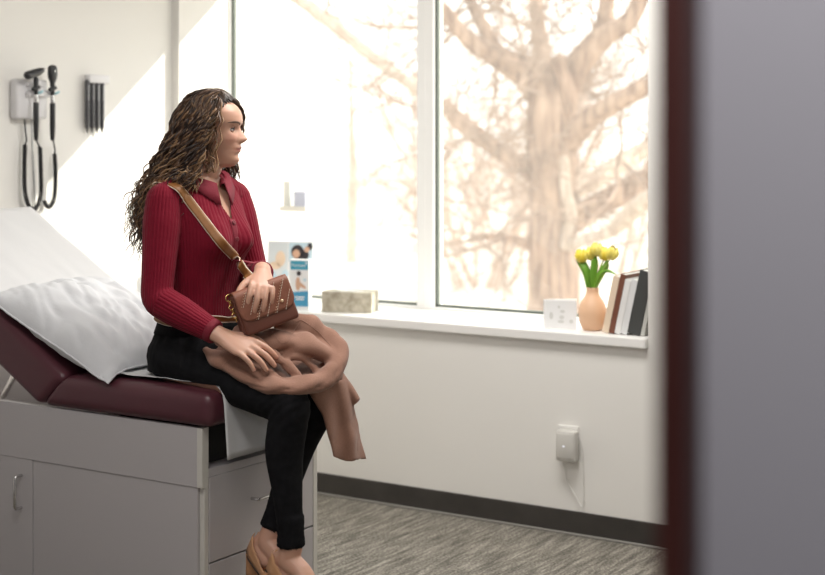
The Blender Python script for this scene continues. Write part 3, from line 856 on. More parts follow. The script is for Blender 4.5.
for (x0, x1, h, m_, lb) in ((-.07, -.035, .115, m_pale, 'pale upright stand-in for a reflected carton, on the left of the reflected shelf'), (-.01, .055, .068, m_pale2, 'pale lilac low stand-in for a reflected carton, on the right of the reflected shelf')):
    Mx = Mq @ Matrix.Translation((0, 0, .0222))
    o = obj('carton', bx((x0, -.075, 0), (x1, -.035, h), .001, 1, Mx), m_, None); tag(o, lb, 'box')  # block that stands in for a reflected box

# ---------------------------------------------------------------- socket with adapter
m_plate = mat('white_socket', (.78, .77, .74), .4); m_adapt = mat('grey_adapter', (.60, .585, .55), .45)
p0 = atY(559, 459, WY); p1 = atY(579, 426.5, WY)
so_ = obj('wall_socket', bx((p0.x, WY - .008, p0.z + .02), (p1.x, WY, p1.z), .003, 2), m_plate, None); tag(so_, 'white wall socket plate under the window, mostly behind a grey adapter', 'wall socket')
ad = thing('power_adapter', 'grey box adapter with a thin white cord plugged into the wall socket', 'power adapter', (p0.x, WY - .03, p0.z))
q0 = atY(555.5, 460.5, WY - .05); q1 = atY(574.5, 432.5, WY - .05)
obj('case', bx((q0.x, WY - .05, q0.z), (q1.x, WY - .0085, q1.z), .006, 3), m_adapt, ad, True)
obj('cover_plate', bx((q0.x + .004, WY - .053, q0.z + .012), (q1.x - .004, WY - .049, q1.z - .008), .002, 2), m_adapt, ad, True)
cx_ = (q0.x + q1.x) / 2 - .005; cz_ = (q0.z + q1.z) / 2
m_led = bpy.data.materials.new('indicator_light'); m_led.use_nodes = True
e_ = m_led.node_tree.nodes['Principled BSDF']; e_.inputs['Emission Color'].default_value = (.75, .78, 1, 1); e_.inputs['Emission Strength'].default_value = .9
obj('indicator', bx((cx_ - .004, WY - .0542, cz_ - .002), (cx_ + .004, WY - .0525, cz_ + .002), .0008), m_led, ad)
pts = [atY(578, 436, WY - .02), atY(581.5, 448, WY - .012), atY(583, 470, WY - .008), atY(583.2, 490, WY - .008), atY(583.5, 499, WY - .012), atY(582, 507.5, WY - .012), atY(575, 495, WY - .012), atY(568, 483, WY - .007), atY(565, 470, WY - .006), atY(563, 461, WY - .012)]
obj('cord', tb(pts, .0020, n=8, k=5), mat('white_cord', (.72, .71, .68), .4), ad, True)
# ---------------------------------------------------------------- the woman
m_skin = bpy.data.materials.new('skin'); m_skin.use_nodes = True
n_ = m_skin.node_tree.nodes; l_ = m_skin.node_tree.links
at_ = n_.new('ShaderNodeAttribute'); at_.attribute_name = 'tone'
l_.new(at_.outputs['Color'], n_['Principled BSDF'].inputs['Base Color'])
b_ = n_['Principled BSDF']; b_.inputs['Roughness'].default_value = .48
b_.inputs['Subsurface Weight'].default_value = .12; b_.inputs['Subsurface Radius'].default_value = (.010, .004, .002); b_.inputs['Subsurface Scale'].default_value = 1
SKIN = (.55, .31, .22)

def V3(*a): return np.array(a, float)
# head frame
HF = math.radians(29)
hf = Vector((math.cos(HF), math.sin(HF), 0)); hl = Vector((-math.sin(HF), math.cos(HF), 0)); hu = Vector((0, 0, 1))
HC = Vector((-3.022, 3.518, 1.545))
pitch = math.radians(0)
def HP(f, l, u): return HC + hf * f + hl * l + hu * u

def interp(tab, x):
    xs = [t[0] for t in tab]; ys = [t[1] for t in tab]
    return float(np.interp(x, xs, ys))
FRONT = [(-.118, .050), (-.113, .070), (-.105, .079), (-.096, .0845), (-.088, .083), (-.080, .078), (-.073, .0835), (-.067, .0905), (-.0625, .0845), (-.057, .0935), (-.050, .089), (-.044, .083), (-.036, .084), (-.02, .085), (.0, .083), (.010, .085), (.020, .0905), (.030, .093), (.045, .092), (.060, .086), (.075, .074), (.090, .054), (.102, .030), (.109, .010)]
HALFW = [(-.118, .012), (-.113, .022), (-.105, .031), (-.095, .036), (-.08, .043), (-.06, .051), (-.03, .063), (0, .068), (.03, .073), (.055, .072), (.075, .062), (.09, .047), (.102, .028), (.109, .010)]
BACK = [(-.118, -.03), (-.105, -.012), (-.09, .012), (-.075, .035), (-.06, .055), (-.04, .078), (0, .093), (.03, .098), (.055, .094), (.075, .080), (.09, .06), (.102, .034), (.109, .010)]
def head_bm():
    bm = bmesh.new(); n = 72; us = np.linspace(-.118, .109, 92); rings = []
    for u in us:
        F, w, b = interp(FRONT, u), interp(HALFW, u), interp(BACK, u)
        rg = []
        for j in range(n):
            a = 2 * PI * j / n; ca, sa = math.cos(a), math.sin(a)
            e = 2.25
            ca2 = math.copysign(abs(ca) ** (2 / e), ca); sa2 = math.copysign(abs(sa) ** (2 / e), sa)
            f = (F if ca > 0 else b) * ca2; l = w * sa2
            if ca > 0:
                # midline relief (lips, chin) fades to the sides
                k = math.exp(-(l / .026) ** 2)
                base = .083 if u < .0 else F
                if u < -.035: 
                    smooth_F = interp([(-.118, .045), (-.113, .062), (-.105, .073), (-.09, .078), (-.07, .080), (-.035, .083)], u)
                    f = (smooth_F + (F - smooth_F) * k) * ca2
                # nose
                if -.046 < u < .012:
                    if u < -.030: nz = .0285 * max(0, 1 - ((-.030 - u) / .016)) ** .6
                    else: nz = .0285 * (1 - (u + .030) / .042) ** 1.15
                    sg = .0075 + .0045 * max(0, min(1, (.0 - u) / .03))
                    f += nz * math.exp(-(l / sg) ** 2)
                    f += .006 * math.exp(-((abs(l) - .0125) / .006) ** 2 - ((u + .034) / .008) ** 2)   # nostril wings
                # eye sockets, brow, cheek
                f -= .0125 * math.exp(-((abs(l) - .031) / .015) ** 2 - ((u - .001) / .011) ** 2)
                f += .0035 * math.exp(-((abs(l) - .030) / .02) ** 2 - ((u - .021) / .008) ** 2)
                f += .005 * math.exp(-((abs(l) - .042) / .018) ** 2 - ((u + .028) / .016) ** 2)
                f -= .003 * math.exp(-((abs(l) - .043) / .016) ** 2 - ((u + .066) / .016) ** 2)
            rg.append(bm.verts.new(HP(f, l, u)))
        rings.append(rg)
    for a, b in zip(rings, rings[1:]):
        for j in range(n): bm.faces.new((a[j], a[(j + 1) % n], b[(j + 1) % n], b[j]))
    bm.faces.new(rings[0][::-1]); bm.faces.new(rings[-1])
    return bm

# joints
PC = Vector((-3.065, 3.495, .82))
SR, SL = Vector((-3.06, 3.335, 1.335)), Vector((-3.055, 3.655, 1.335))
ER, WR = Vector((-3.035, 3.275, 1.035)), Vector((-2.815, 3.303, .940))
EL, WL = Vector((-2.985, 3.68, 1.065)), Vector((-2.785, 3.470, 1.113))
HR_, KR, AR = Vector((-3.04, 3.405, .845)), Vector((-2.630, 3.385, .742)), Vector((-2.610, 3.385, .325))
HL_, KL, AL = Vector((-3.04, 3.585, .845)), Vector((-2.650, 3.572, .742)), Vector((-2.745, 3.467, .340))

TORSO = [  # z, cx, halfdepth, halfwidth
    (.80, -3.065, .115, .165), (.88, -3.062, .108, .155), (.95, -3.055, .094, .132), (1.03, -3.047, .088, .121), (1.10, -3.042, .094, .127),
    (1.18, -3.040, .106, .136), (1.25, -3.045, .108, .143), (1.31, -3.055, .094, .148), (1.36, -3.062, .072, .135), (1.395, -3.062, .058, .085)]
def torso_bm(off, z0=None, z1=None, n=40):
    bm = bmesh.new(); rings = []
    D = catmull(TORSO, 6)
    for z, cx, hd, hw in D:
        if z0 is not None and z < z0: continue
        if z1 is not None and z > z1: continue
        rg = []
        for j in range(n):
            a = 2 * PI * j / n; ca, sa = math.cos(a), math.sin(a); e = 2.3
            x = (hd + off) * math.copysign(abs(ca) ** (2 / e), ca); y = (hw + off) * math.copysign(abs(sa) ** (2 / e), sa)
            if ca > 0:   # bust
                for sy in (-1, 1):
                    x += .040 * math.exp(-((y - sy * .066) / .048) ** 2 - ((z - 1.195) / (.040 if z < 1.195 else .062)) ** 2)
            rg.append(bm.verts.new((cx + x, PC.y + y, z)))
        rings.append(rg)
    for a, b in zip(rings, rings[1:]):
        for j in range(n): bm.faces.new((a[j], a[(j + 1) % n], b[(j + 1) % n], b[j]))
    bm.faces.new(rings[0][::-1]); bm.faces.new(rings[-1])
    return bm
def shoulders(bm, off):
    c = Vector((-3.062, PC.y, 1.375))
    tube(bm, [SR + Vector((0, .01, -.002)), SR.lerp(c, .5) + Vector((0, 0, .012)), c + Vector((0, 0, .012)), SL.lerp(c, .5) + Vector((0, 0, .012)), SL + Vector((0, -.01, -.002))],
         [(.048 + off, .044 + off), (.05 + off, .040 + off), (.05 + off, .035 + off), (.05 + off, .040 + off), (.048 + off, .044 + off)], n=20, up=(0, 0, 1))
def arm(bm, S_, E_, W_, off, sl=False):
    m1 = S_.lerp(E_, .5); m2 = E_.lerp(W_, .4)
    out = (E_ - (S_ + W_) / 2).normalized()
    k = off
    tube(bm, [S_, S_.lerp(E_, .25), m1, S_.lerp(E_, .8), E_ - out * .006, E_.lerp(W_, .18), m2, E_.lerp(W_, .75), W_],
         [.040 + k, .046 + k, .044 + k, .040 + k, .039 + k, .0405 + k, .039 + k, .030 + k, .024 + k], n=20)
def leg(bm, H_, K_, A_, off, cal=True):
    th = [H_ + Vector((-.02, 0, .0)), H_.lerp(K_, .25) + Vector((0, 0, .002)), H_.lerp(K_, .6) + Vector((0, 0, .004)), H_.lerp(K_, .88)]
    tube(bm, th + [K_ + Vector((.012, 0, .004)), K_.lerp(A_, .13) + Vector((.006, 0, 0)), K_.lerp(A_, .35) + Vector((-.012, 0, 0)), K_.lerp(A_, .65) + Vector((-.006, 0, 0)), A_],
         [.088 + off, .084 + off, .072 + off, .060 + off, .057 + off, .055 + off, .053 + off, .040 + off, .031 + off], n=24)

def hand(bm, wrist, d, nrm, side, curl, scale=1.0, thumb_curl=.4, spread=1.0, bend=0.0):
    """wrist point, d towards the knuckles, nrm = back of the hand, side = +1 when the thumb lies along d x nrm"""
    d = d.normalized(); nrm = (nrm - d * nrm.dot(d)).normalized(); s = d.cross(nrm) * side
    sc = scale
    pal = .082 * sc
    kn = wrist + d * pal
    tube(bm, [wrist - d * .03, wrist, wrist + d * .03 * sc, wrist + d * .06 * sc, kn - d * .004], [(.0245 * sc, .0205 * sc), (.026 * sc, .0185 * sc), (.033 * sc, .016 * sc), (.038 * sc, .0145 * sc), (.036 * sc, .0115 * sc)], n=16, up=nrm)
    offs = [.031, .0108, -.0092, -.0285]; lens = [.070, .078, .073, .058]; rad = [.0088, .0090, .0085, .0074]; back = [0, .004, 0, -.008]
    tips = []
    for k in range(4):
        o = offs[k] * sc
        p0 = kn + s * o + d * (back[k] * sc) - d * .02 + nrm * 0.0
        dirv = (d + s * (offs[k] * 3.6 * spread) - nrm * bend).normalized()
        p = kn + s * o + d * (back[k] * sc) + nrm * .0015
        L = lens[k] * sc; c = curl[k]
        pts = [p0, p]; rr = [rad[k] * sc * 1.0, rad[k] * sc * 1.10]
        dd = dirv
        for seg, (fr, cu) in enumerate(((.42, .35), (.32, 1.0), (.26, .75))):
            ax = s.normalized()
            ang = -c * cu * side
            dd = (dd - nrm * math.tan(min(1.2, c * cu * .9)) * 1.0).normalized() if seg == 0 else (Matrix.Rotation(ang if False else 0, 3, ax) @ dd)
            if seg > 0:
                down = (-nrm * dd.dot(d) + d * dd.dot(nrm))
                dd = (dd * math.cos(c * cu) + down.normalized() * math.sin(c * cu)).normalized()
            p = p + dd * (L * fr); pts.append(p); rr.append(rad[k] * sc * (.98, .90, .74)[seg])
        tube(bm, pts, rr, n=12, k=3)
        tips.append((p, dd))
    # thumb from the side of the palm near its base
    t0 = wrist + d * .022 * sc + s * .018 * sc - nrm * .004
    t1 = wrist + d * .050 * sc + s * .045 * sc - nrm * .012
    t2 = t1 + (d * .8 + s * .45 - nrm * (.2 + thumb_curl * .3)).normalized() * .033 * sc
    t3 = t2 + (d * .95 + s * .10 - nrm * (.2 + thumb_curl * .6)).normalized() * .026 * sc
    tube(bm, [t0, t1, t2, t3], [.0145 * sc, .0125 * sc, .0102 * sc, .0078 * sc], n=12, k=3)
    return tips

woman = thing('person', 'woman in red ribbed sweater and black jeans sitting on the examination table, facing the window', 'person', (PC.x, PC.y, SEAT_T))

# ---- body, one continuous skin
def foot_pts(A_, heel, ball, toe): return None
FR = dict(K=KR, A=AR, heel=AR + Vector((-.045, .000, -.055)), ball=AR + Vector((.085, -.012, -.118)), toe=AR + Vector((.125, -.015, -.165)))
FL = dict(K=KL, A=AL, heel=AL + Vector((-.040, -.014, -.055)), ball=AL + Vector((.075, -.045, -.130)), toe=AL + Vector((.110, -.062, -.180)))
def foot(bm, f, off=0):
    A_, h, b_, t_ = f['A'], f['heel'], f['ball'], f['toe']
    tube(bm, [A_.lerp(f['K'], .12), A_, A_.lerp(h, .45).lerp(b_, .12), A_.lerp(b_, .45) + Vector((.004, 0, -.010)), b_ + Vector((0, 0, .004)), b_.lerp(t_, .7), t_],
         [.034 + off, .033 + off, (.032 + off, .036 + off), (.031 + off, .028 + off), (.038 + off, .021 + off), (.035 + off, .016 + off), (.022 + off, .011 + off)], n=18, up=(b_ - A_).cross(Vector((0, 0, 1))).cross(b_ - A_))
    tube(bm, [h.lerp(A_, .6), h, h.lerp(b_, .35) + Vector((0, 0, -.006))], [.026 + off, .029 + off, .026 + off], n=14)
bm = head_bm()
tmp = bmesh.new()
nb = Vector((-3.058, PC.y, 1.372))
tube(tmp, [nb + Vector((-.004, 0, -.03)), nb + Vector((-.002, 0, .02)), HP(-.018, 0, -.115), HP(-.022, 0, -.06), HP(-.025, 0, -.02)], [.066, .052, .0475, .049, .05], n=20)
tb2 = torso_bm(-.001); sh_b = bmesh.new(); shoulders(sh_b, -.006)
arm(tmp, SR, ER, WR, -.001); arm(tmp, SL, EL, WL, -.001)
leg(tmp, HR_, KR, AR, -.006); leg(tmp, HL_, KL, AL, -.006)
foot(tmp, FR); foot(tmp, FL)
# hands
dR = (Vector((-2.700, 3.330, .893)) - WR); tipsR = hand(tmp, WR + dR.normalized() * .012, dR, Vector((.25, -.45, .85)), -1, (.32, .32, .33, .38), 1.12, spread=1.2, bend=.05)
dL = (Vector((-2.722, 3.392, 1.068)) - WL); tipsL = hand(tmp, WL + dL.normalized() * .010, dL, Vector((.62, -.50, .60)), 1, (.62, .55, .55, .62), 1.06, spread=.9, bend=.42)
# ears
for sgn in (-1, 1): ell(tmp, HP(-.004, sgn * .072, -.012), (.018, .012, .031), Matrix.Rotation(HF, 3, 'Z'))
body_me = remesh(join_bm(bm, tmp, tb2, sh_b), .0032, 2, .5)
co = verts_np(body_me)
HFn, HLn = np.array(hf), np.array(hl); rel = co - np.array(HC)
hfv, hlv, huv = rel @ HFn, rel @ HLn, rel[:, 2]
tone = np.ones((len(co), 4)); tone[:, :3] = SKIN
def mixc(w, col):
    w = np.clip(w, 0, 1)[:, None]; tone[:, :3] = tone[:, :3] * (1 - w) + np.array(col) * w
front = hfv > .05
lipw = np.exp(-((np.abs(hlv) / .021) ** 4)) * np.exp(-((huv + .0625) / np.where(huv > -.0625, .0075, .0085)) ** 4 * 1.2) * front
mixc(lipw * .85, (.40, .115, .105))
mixc(np.exp(-((np.abs(hlv) / .020) ** 4)) * np.exp(-((huv + .0625) / .0013) ** 2) * front * .8, (.16, .04, .035))
mixc(.35 * np.exp(-((np.abs(hlv) - .042) / .018) ** 2 - ((huv + .03) / .018) ** 2) * front, (.56, .22, .16))
# nails
for tips in (tipsR, tipsL):
    for p, dd in tips:
        d2 = np.linalg.norm(co - np.array(p + dd * .004), axis=1)
        mixc(.5 * np.exp(-(d2 / .007) ** 4), (.60, .30, .25))
ca = body_me.color_attributes.new('tone', 'FLOAT_COLOR', 'POINT'); ca.data.foreach_set('color', tone.ravel())
body = obj('body', body_me, m_skin, woman)

# eyes, lids, brows
m_eyew = mat('eye_white', (.50, .47, .45), .3); m_iris = mat('brown_iris', (.022, .012, .007), .25); m_lash = mat('dark_lash', (.02, .012, .010), .7); m_brow = mat('brown_brow', (.10, .055, .035), .8)
m_lid = mat('eyelid_skin', (.42, .215, .15), .5)
for sg in (-1, 1):
    ec = HP(.0615, sg * .031, .0)
    bm = bmesh.new(); ell(bm, ec, (.0118,) * 3, su=20, sv=14); ey = obj('eye', bm, m_eyew, body, True)
    io = (hf + hl * sg * .05).normalized()
    bm = bmesh.new(); ell(bm, ec + io * .0070, (.0064,) * 3, su=14, sv=10); obj('iris', bm, m_iris, body, True)
    def lid(e0, e1, nm, m, r0, hw=.95):
        grid = []
        for i in range(5):
            el = math.radians(e0 + (e1 - e0) * i / 4); row = []
            for j in range(15):
                az = math.radians(-78 + 156 * j / 14) * hw
                sq = math.cos(az) ** .7
                e2 = el * (sq if abs(e0) < 40 else 1) if i == 0 else el * (.35 + .65 * sq)
                dirv = hf * (math.cos(e2) * math.cos(az)) + hl * (math.cos(e2) * math.sin(az)) + hu * math.sin(e2)
                row.append(ec + dirv * r0)
            grid.append(row)
        return obj(nm, solid_sheet(grid, .0010), m, body, True)
    lid(23, 80, 'upper_eyelid', m_lid, .0134); lid(-20, -75, 'lower_eyelid', m_lid, .0130)
    pts = []
    for j in range(11):
        az = math.radians(-70 + 140 * j / 10); e2 = math.radians(23) * math.cos(az) ** .7
        pts.append(ec + (hf * (math.cos(e2) * math.cos(az)) + hl * (math.cos(e2) * math.sin(az)) + hu * math.sin(e2)) * .0142)
    obj('eyelashes', tb(pts, [.0006] + [.0019] * 9 + [.0007], n=6, k=1), m_lash, body, True)
    bv = BVHTree.FromPolygons([v.co for v in body_me.vertices], [p.vertices for p in body_me.polygons]) if sg == -1 else bv
    pts = []
    for j in range(9):
        f = j / 8; l = sg * (.012 + .046 * f); u = .0150 + .0085 * math.sin(f * PI * .75)
        hit = bv.ray_cast(HP(.2, l, u), -hf)
        if hit[0] is not None: pts.append(hit[0] + hf * .0002)
    obj('eyebrow', tb(pts, [(.0015, .0012)] + [(.0030, .0016)] * (len(pts) - 3) + [(.002, .0012), (.0008, .0008)], n=8, k=2, up=hf), m_brow, body, True)

# ---- sweater
def knit():
    m = bpy.data.materials.new('ribbed_red_knit'); m.use_nodes = True
    n = m.node_tree.nodes; l = m.node_tree.links; b = n['Principled BSDF']
    b.inputs['Roughness'].default_value = .8; b.inputs['Sheen Weight'].default_value = .04; b.inputs['Specular IOR Level'].default_value = .15
    a = n.new('ShaderNodeAttribute'); a.attribute_name = 'rib'
    s = n.new('ShaderNodeSeparateXYZ'); l.new(a.outputs['Vector'], s.inputs[0])
    an = n.new('ShaderNodeMath'); an.operation = 'ARCTAN2'; l.new(s.outputs['Y'], an.inputs[0]); l.new(s.outputs['X'], an.inputs[1])
    mu = n.new('ShaderNodeMath'); mu.operation = 'MULTIPLY'; l.new(an.outputs[0], mu.inputs[0]); l.new(s.outputs['Z'], mu.inputs[1])
    si = n.new('ShaderNodeMath'); si.operation = 'SINE'; l.new(mu.outputs[0], si.inputs[0])
    ab = n.new('ShaderNodeMath'); ab.operation = 'MULTIPLY_ADD'; ab.inputs[1].default_value = .5; ab.inputs[2].default_value = .5; l.new(si.outputs[0], ab.inputs[0])
    po = n.new('ShaderNodeMath'); po.operation = 'POWER'; po.inputs[1].default_value = .6; l.new(ab.outputs[0], po.inputs[0])
    bp = n.new('ShaderNodeBump'); bp.inputs['Strength'].default_value = .55; bp.inputs['Distance'].default_value = .0028
    l.new(po.outputs[0], bp.inputs['Height'])
    t = n.new('ShaderNodeTexCoord'); z = n.new('ShaderNodeTexNoise'); z.inputs['Scale'].default_value = 22; z.inputs['Detail'].default_value = 3; l.new(t.outputs['Object'], z.inputs[0])
    bp2 = n.new('ShaderNodeBump'); bp2.inputs['Strength'].default_value = .35; bp2.inputs['Distance'].default_value = .015
    l.new(z.outputs['Fac'], bp2.inputs['Height']); l.new(bp.outputs[0], bp2.inputs['Normal']); l.new(bp2.outputs[0], b.inputs['Normal'])
    b.inputs['Base Color'].default_value = (.175, .0055, .019, 1)
    return m
m_knit = knit()
tmp = bmesh.new(); shoulders(tmp, .008)
def sleeve(bm, S_, E_, W_):
    out = (E_ - (S_ + W_) / 2).normalized()
    W2 = E_.lerp(W_, .93)
    tube(bm, [S_, S_.lerp(E_, .25), S_.lerp(E_, .5), S_.lerp(E_, .8), E_ - out * .006, E_.lerp(W_, .18), E_.lerp(W_, .4), E_.lerp(W_, .72), W2],
         [.054, .0585, .0545, .050, .049, .050, .0485, .040, .0345], n=24, rnd=False)
    ell(bm, S_ + Vector((0, 0, -.010)), (.057, .056, .057))
sleeve(tmp, SR, ER, WR); sleeve(tmp, SL, EL, WL)
sw_me = remesh(join_bm(torso_bm(.007, z0=.925), tmp), .0035, 5, .5)
def chain_attr(me):
    co = verts_np(me); best = np.full(len(co), 1e9); out = np.zeros((len(co), 3))
    def seg(a, b, r, N, ref):
        nonlocal best, out
        a = np.array(a); b = np.array(b); d = b - a; L2 = d @ d
        t = np.clip(((co - a) @ d) / L2, 0, 1); q = co - (a + t[:, None] * d); dist = np.linalg.norm(q, axis=1) - r
        dn = d / math.sqrt(L2); u = np.array(ref) - dn * (np.array(ref) @ dn); u /= np.linalg.norm(u); w = np.cross(dn, u)
        m = dist < best; best[m] = dist[m]
        cs, sn = q @ u, q @ w; h = np.sqrt(cs * cs + sn * sn) + 1e-9
        out[m] = np.stack([cs / h, sn / h, np.full(len(co), N)], 1)[m]
    # torso
    cs, sn = co[:, 0] + 3.05, co[:, 1] - PC.y
    dz = np.interp(co[:, 2], [t[0] for t in TORSO], [t[3] for t in TORSO]); dd = np.interp(co[:, 2], [t[0] for t in TORSO], [t[2] for t in TORSO])
    rr = np.sqrt((cs / (dd + .01)) ** 2 + (sn / (dz + .01)) ** 2)
    best = (rr - 1) * .12; best[co[:, 2] > 1.40] += .0
    h = np.sqrt((cs / dd) ** 2 + (sn / dz) ** 2) + 1e-9
    out = np.stack([-cs / dd / h, -sn / dz / h, np.full(len(co), 78.)], 1)
    best = np.abs(best)
    for S_, E_, W_ in ((SR, ER, WR), (SL, EL, WL)):
        seg(S_, E_, .054, 32, (0, 1 if S_ is SR else -1, 0)); seg(E_, W_, .045, 27, (0, 1 if S_ is SR else -1, 0))
    at = me.attributes.new('rib', 'FLOAT_VECTOR', 'POINT'); at.data.foreach_set('vector', out.ravel())
# open the V neck and the hem
bmx = bmesh.new(); bmx.from_mesh(sw_me)
VB = 1.268                         # bottom of the V
dele = []
for f in bmx.faces:
    c = f.calc_center_median()
    dy = c.y - (PC.y + .005)
    if c.z > VB and c.x > -3.075 and abs(dy) < (c.z - VB) * .46 and c.z < 1.5: dele.append(f)
    elif ((c.x + 3.062) / .062) ** 2 + ((c.y - PC.y) / .068) ** 2 < 1 and c.z > 1.37: dele.append(f)
bmesh.ops.delete(bmx, geom=dele, context='FACES')
for _ in range(3): bmesh.ops.smooth_vert(bmx, verts=[v for v in bmx.verts if v.is_boundary], factor=.5, use_axis_x=True, use_axis_y=True, use_axis_z=True)
bmx.to_mesh(sw_me); bmx.free()
sw_me.polygons.foreach_set('use_smooth', [True] * len(sw_me.polygons))
chain_attr(sw_me)
sweater = obj('sweater', sw_me, m_knit, woman)
sw_bvh = BVHTree.FromPolygons([v.co for v in sw_me.vertices], [p.vertices for p in sw_me.polygons])
# collar
m_knit2 = mat('red_knit_plain', (.18, .006, .020), .8, bump=.15, scale=200)
grid = []
for i in range(41):
    a = math.radians(-165 + 330 * i / 40) # 0 = back
    back = Vector((-math.cos(a), math.sin(a), 0))
    tipk = abs(i - 20) / 20
    row = []
    c = Vector((-3.058, PC.y, 0))
    rx_, ry_ = .058, .060
    zt_ = 1.425 - .052 * max(0, tipk - .35) ** 1.2 / .65
    p = c + Vector((back.x * rx_, back.y * ry_, zt_)); 
    if tipk > .8: p.x += .018 * (tipk - .8) / .2
    o = Vector((back.x, back.y, 0)).normalized()
    drop = .036 + .030 * max(0, tipk - .55) / .45
    q = p + o * (.030 + .012 * tipk) - Vector((0, 0, drop))
    mid = p + o * .014 + Vector((0, 0, .002))
    # keep the outer edge above the sweater
    def lift(pt, off):
        hit = sw_bvh.find_nearest(pt, .08)
        if hit[0] is not None:
            if (pt - hit[0]).dot(hit[1]) < off: return hit[0] + hit[1] * off
        return pt
    row = [p - o * .002 - Vector((0, 0, .012)), p, mid, lift(mid.lerp(q, .5), .007), lift(q, .006)]
    grid.append(row)
obj('collar', solid_sheet(grid, .0030), m_knit2, sweater, True)
# placket and buttons
PB = []
for k in range(15):
    z = VB + .012 - k * .0135
    h = sw_bvh.ray_cast(Vector((-2.6, PC.y + .005, z)), Vector((-1, 0, 0)))
    if h[0] is not None: PB.append((h[0], h[1]))
grid = [[p + n_ * .0025 + Vector((0, w, 0)) for w in (-.013, -.005, .005, .013)] for p, n_ in PB]
obj('placket', solid_sheet(grid, .002), m_knit2, sweater, True)
m_btn = mat('dark_red_button', (.16, .02, .03), .3)
for z in (VB + .035, VB - .012, VB - .062):
    y = PC.y + .005 + (.016 if z > VB else 0)
    h = sw_bvh.ray_cast(Vector((-2.6, y, z)), Vector((-1, 0, 0)))
    if h[0] is None: continue
    n2 = h[1]; q = n2.to_track_quat('Z', 'Y').to_matrix().to_4x4()
    bm = lathe([(.002, 0), (.0066, .0006), (.0068, .0022), (.005, .0026), (.001, .0018)], (0, 0, 0), 14)
    bmesh.ops.transform(bm, matrix=Matrix.Translation(h[0] + n2 * .0045) @ q, verts=bm.verts)
    obj('button', bm, m_btn, sweater, True)
# cuffs
for E_, W_ in ((ER, WR), (EL, WL)):
    a, b = E_.lerp(W_, .86), E_.lerp(W_, .955)
    bm = bmesh.new(); rg = tube(bm, [a, a.lerp(b, .1), a.lerp(b, .9), b], [.0345, .0372, .0352, .0322], n=24, k=1, rnd=False)
    obj('cuff', bm, m_knit2, sweater, True)

# ---- jeans
m_jean = mat('black_denim', (.006, .006, .007), .85, spec=.12, col2=(.010, .010, .0115), scale=40, bump=.25, bscale=30, stretch=(1, 1, 1))
tmp = bmesh.new(); leg(tmp, HR_, KR, AR.lerp(KR, .035), .004); leg(tmp, HL_, KL, AL.lerp(KL, .035), .004)
for y in (3.41, 3.58): ell(tmp, (-3.072, y, .845), (.100, .092, .088))
for K_, A_ in ((KR, AR), (KL, AL)):
    tube(tmp, [A_.lerp(K_, .22), A_.lerp(K_, .10), A_.lerp(K_, .015)], [.042, .039, .0415], n=20, rnd=False)
tt = torso_bm(.010, z0=.79, z1=.955)
j_me = remesh(join_bm(tmp, tt), .004, 6, .5)
# creases at the hip, knee and ankle
bmx = bmesh.new(); bmx.from_mesh(j_me); bmx.normal_update()
for v in bmx.verts:
    p = v.co; a = 0
    for K_, A_, H_ in ((KR, AR, HR_), (KL, AL, HL_)):
        d = (p - A_).length
        if p.z < A_.z + .14 and (p.xy - A_.xy).length < .09: a += .0022 * math.sin((p.z + .25 * p.x + .3 * noise.noise(p * 20)) * 260) * (1 - (p.z - A_.z) / .14)
        dk = (p - K_).length
        if dk < .11: a += .0028 * math.sin((p.z - p.x) * 190 + 3 * noise.noise(p * 14)) * (1 - dk / .11)
        dh = (p - (H_ + Vector((.06, 0, .05)))).length
        if dh < .14: a += .003 * math.sin((p.x + .4 * p.z) * 170 + 3 * noise.noise(p * 12)) * (1 - dh / .14)
    # flatten where she sits
    v.co = p + v.normal * a
    if v.co.x < SX1 + .0 and v.co.z < SEAT_T + .006: v.co.z = SEAT_T + .006 + .02 * (v.co.z - SEAT_T - .006) * 0
bmx.to_mesh(j_me); bmx.free()
j_me.polygons.foreach_set('use_smooth', [True] * len(j_me.polygons))
jeans = obj('jeans', j_me, m_jean, woman)
j_bvh = BVHTree.FromPolygons([v.co for v in j_me.vertices], [p.vertices for p in j_me.polygons])
# waistband
grid_pts = []
bm = bmesh.new(); rr_ = []
for j in range(48):
    a = 2 * PI * j / 48; d = Vector((math.cos(a), math.sin(a), 0))
rings = []
D = {z: (np.interp(z, [t[0] for t in TORSO], [t[1] for t in TORSO]), np.interp(z, [t[0] for t in TORSO], [t[2] for t in TORSO]), np.interp(z, [t[0] for t in TORSO], [t[3] for t in TORSO])) for z in (.915, .955)}
for off, zs in ((.013, (.915, .955)), (.009, (.955, .915))):
    for z in zs:
        cx, hd, hw = D[z]; rg = []
        for j in range(48):
            a = 2 * PI * j / 48; ca_, sa_ = math.cos(a), math.sin(a); e = 2.3
            rg.append(bm.verts.new((cx + (hd + off) * math.copysign(abs(ca_) ** (2 / e), ca_), PC.y + (hw + off) * math.copysign(abs(sa_) ** (2 / e), sa_), z)))
        rings.append(rg)
for a, b in zip(rings, rings[1:] + rings[:1]):
    for j in range(48): bm.faces.new((a[j], a[(j + 1) % 48], b[(j + 1) % 48], b[j]))
obj('waistband', bm, m_jean, jeans, True)

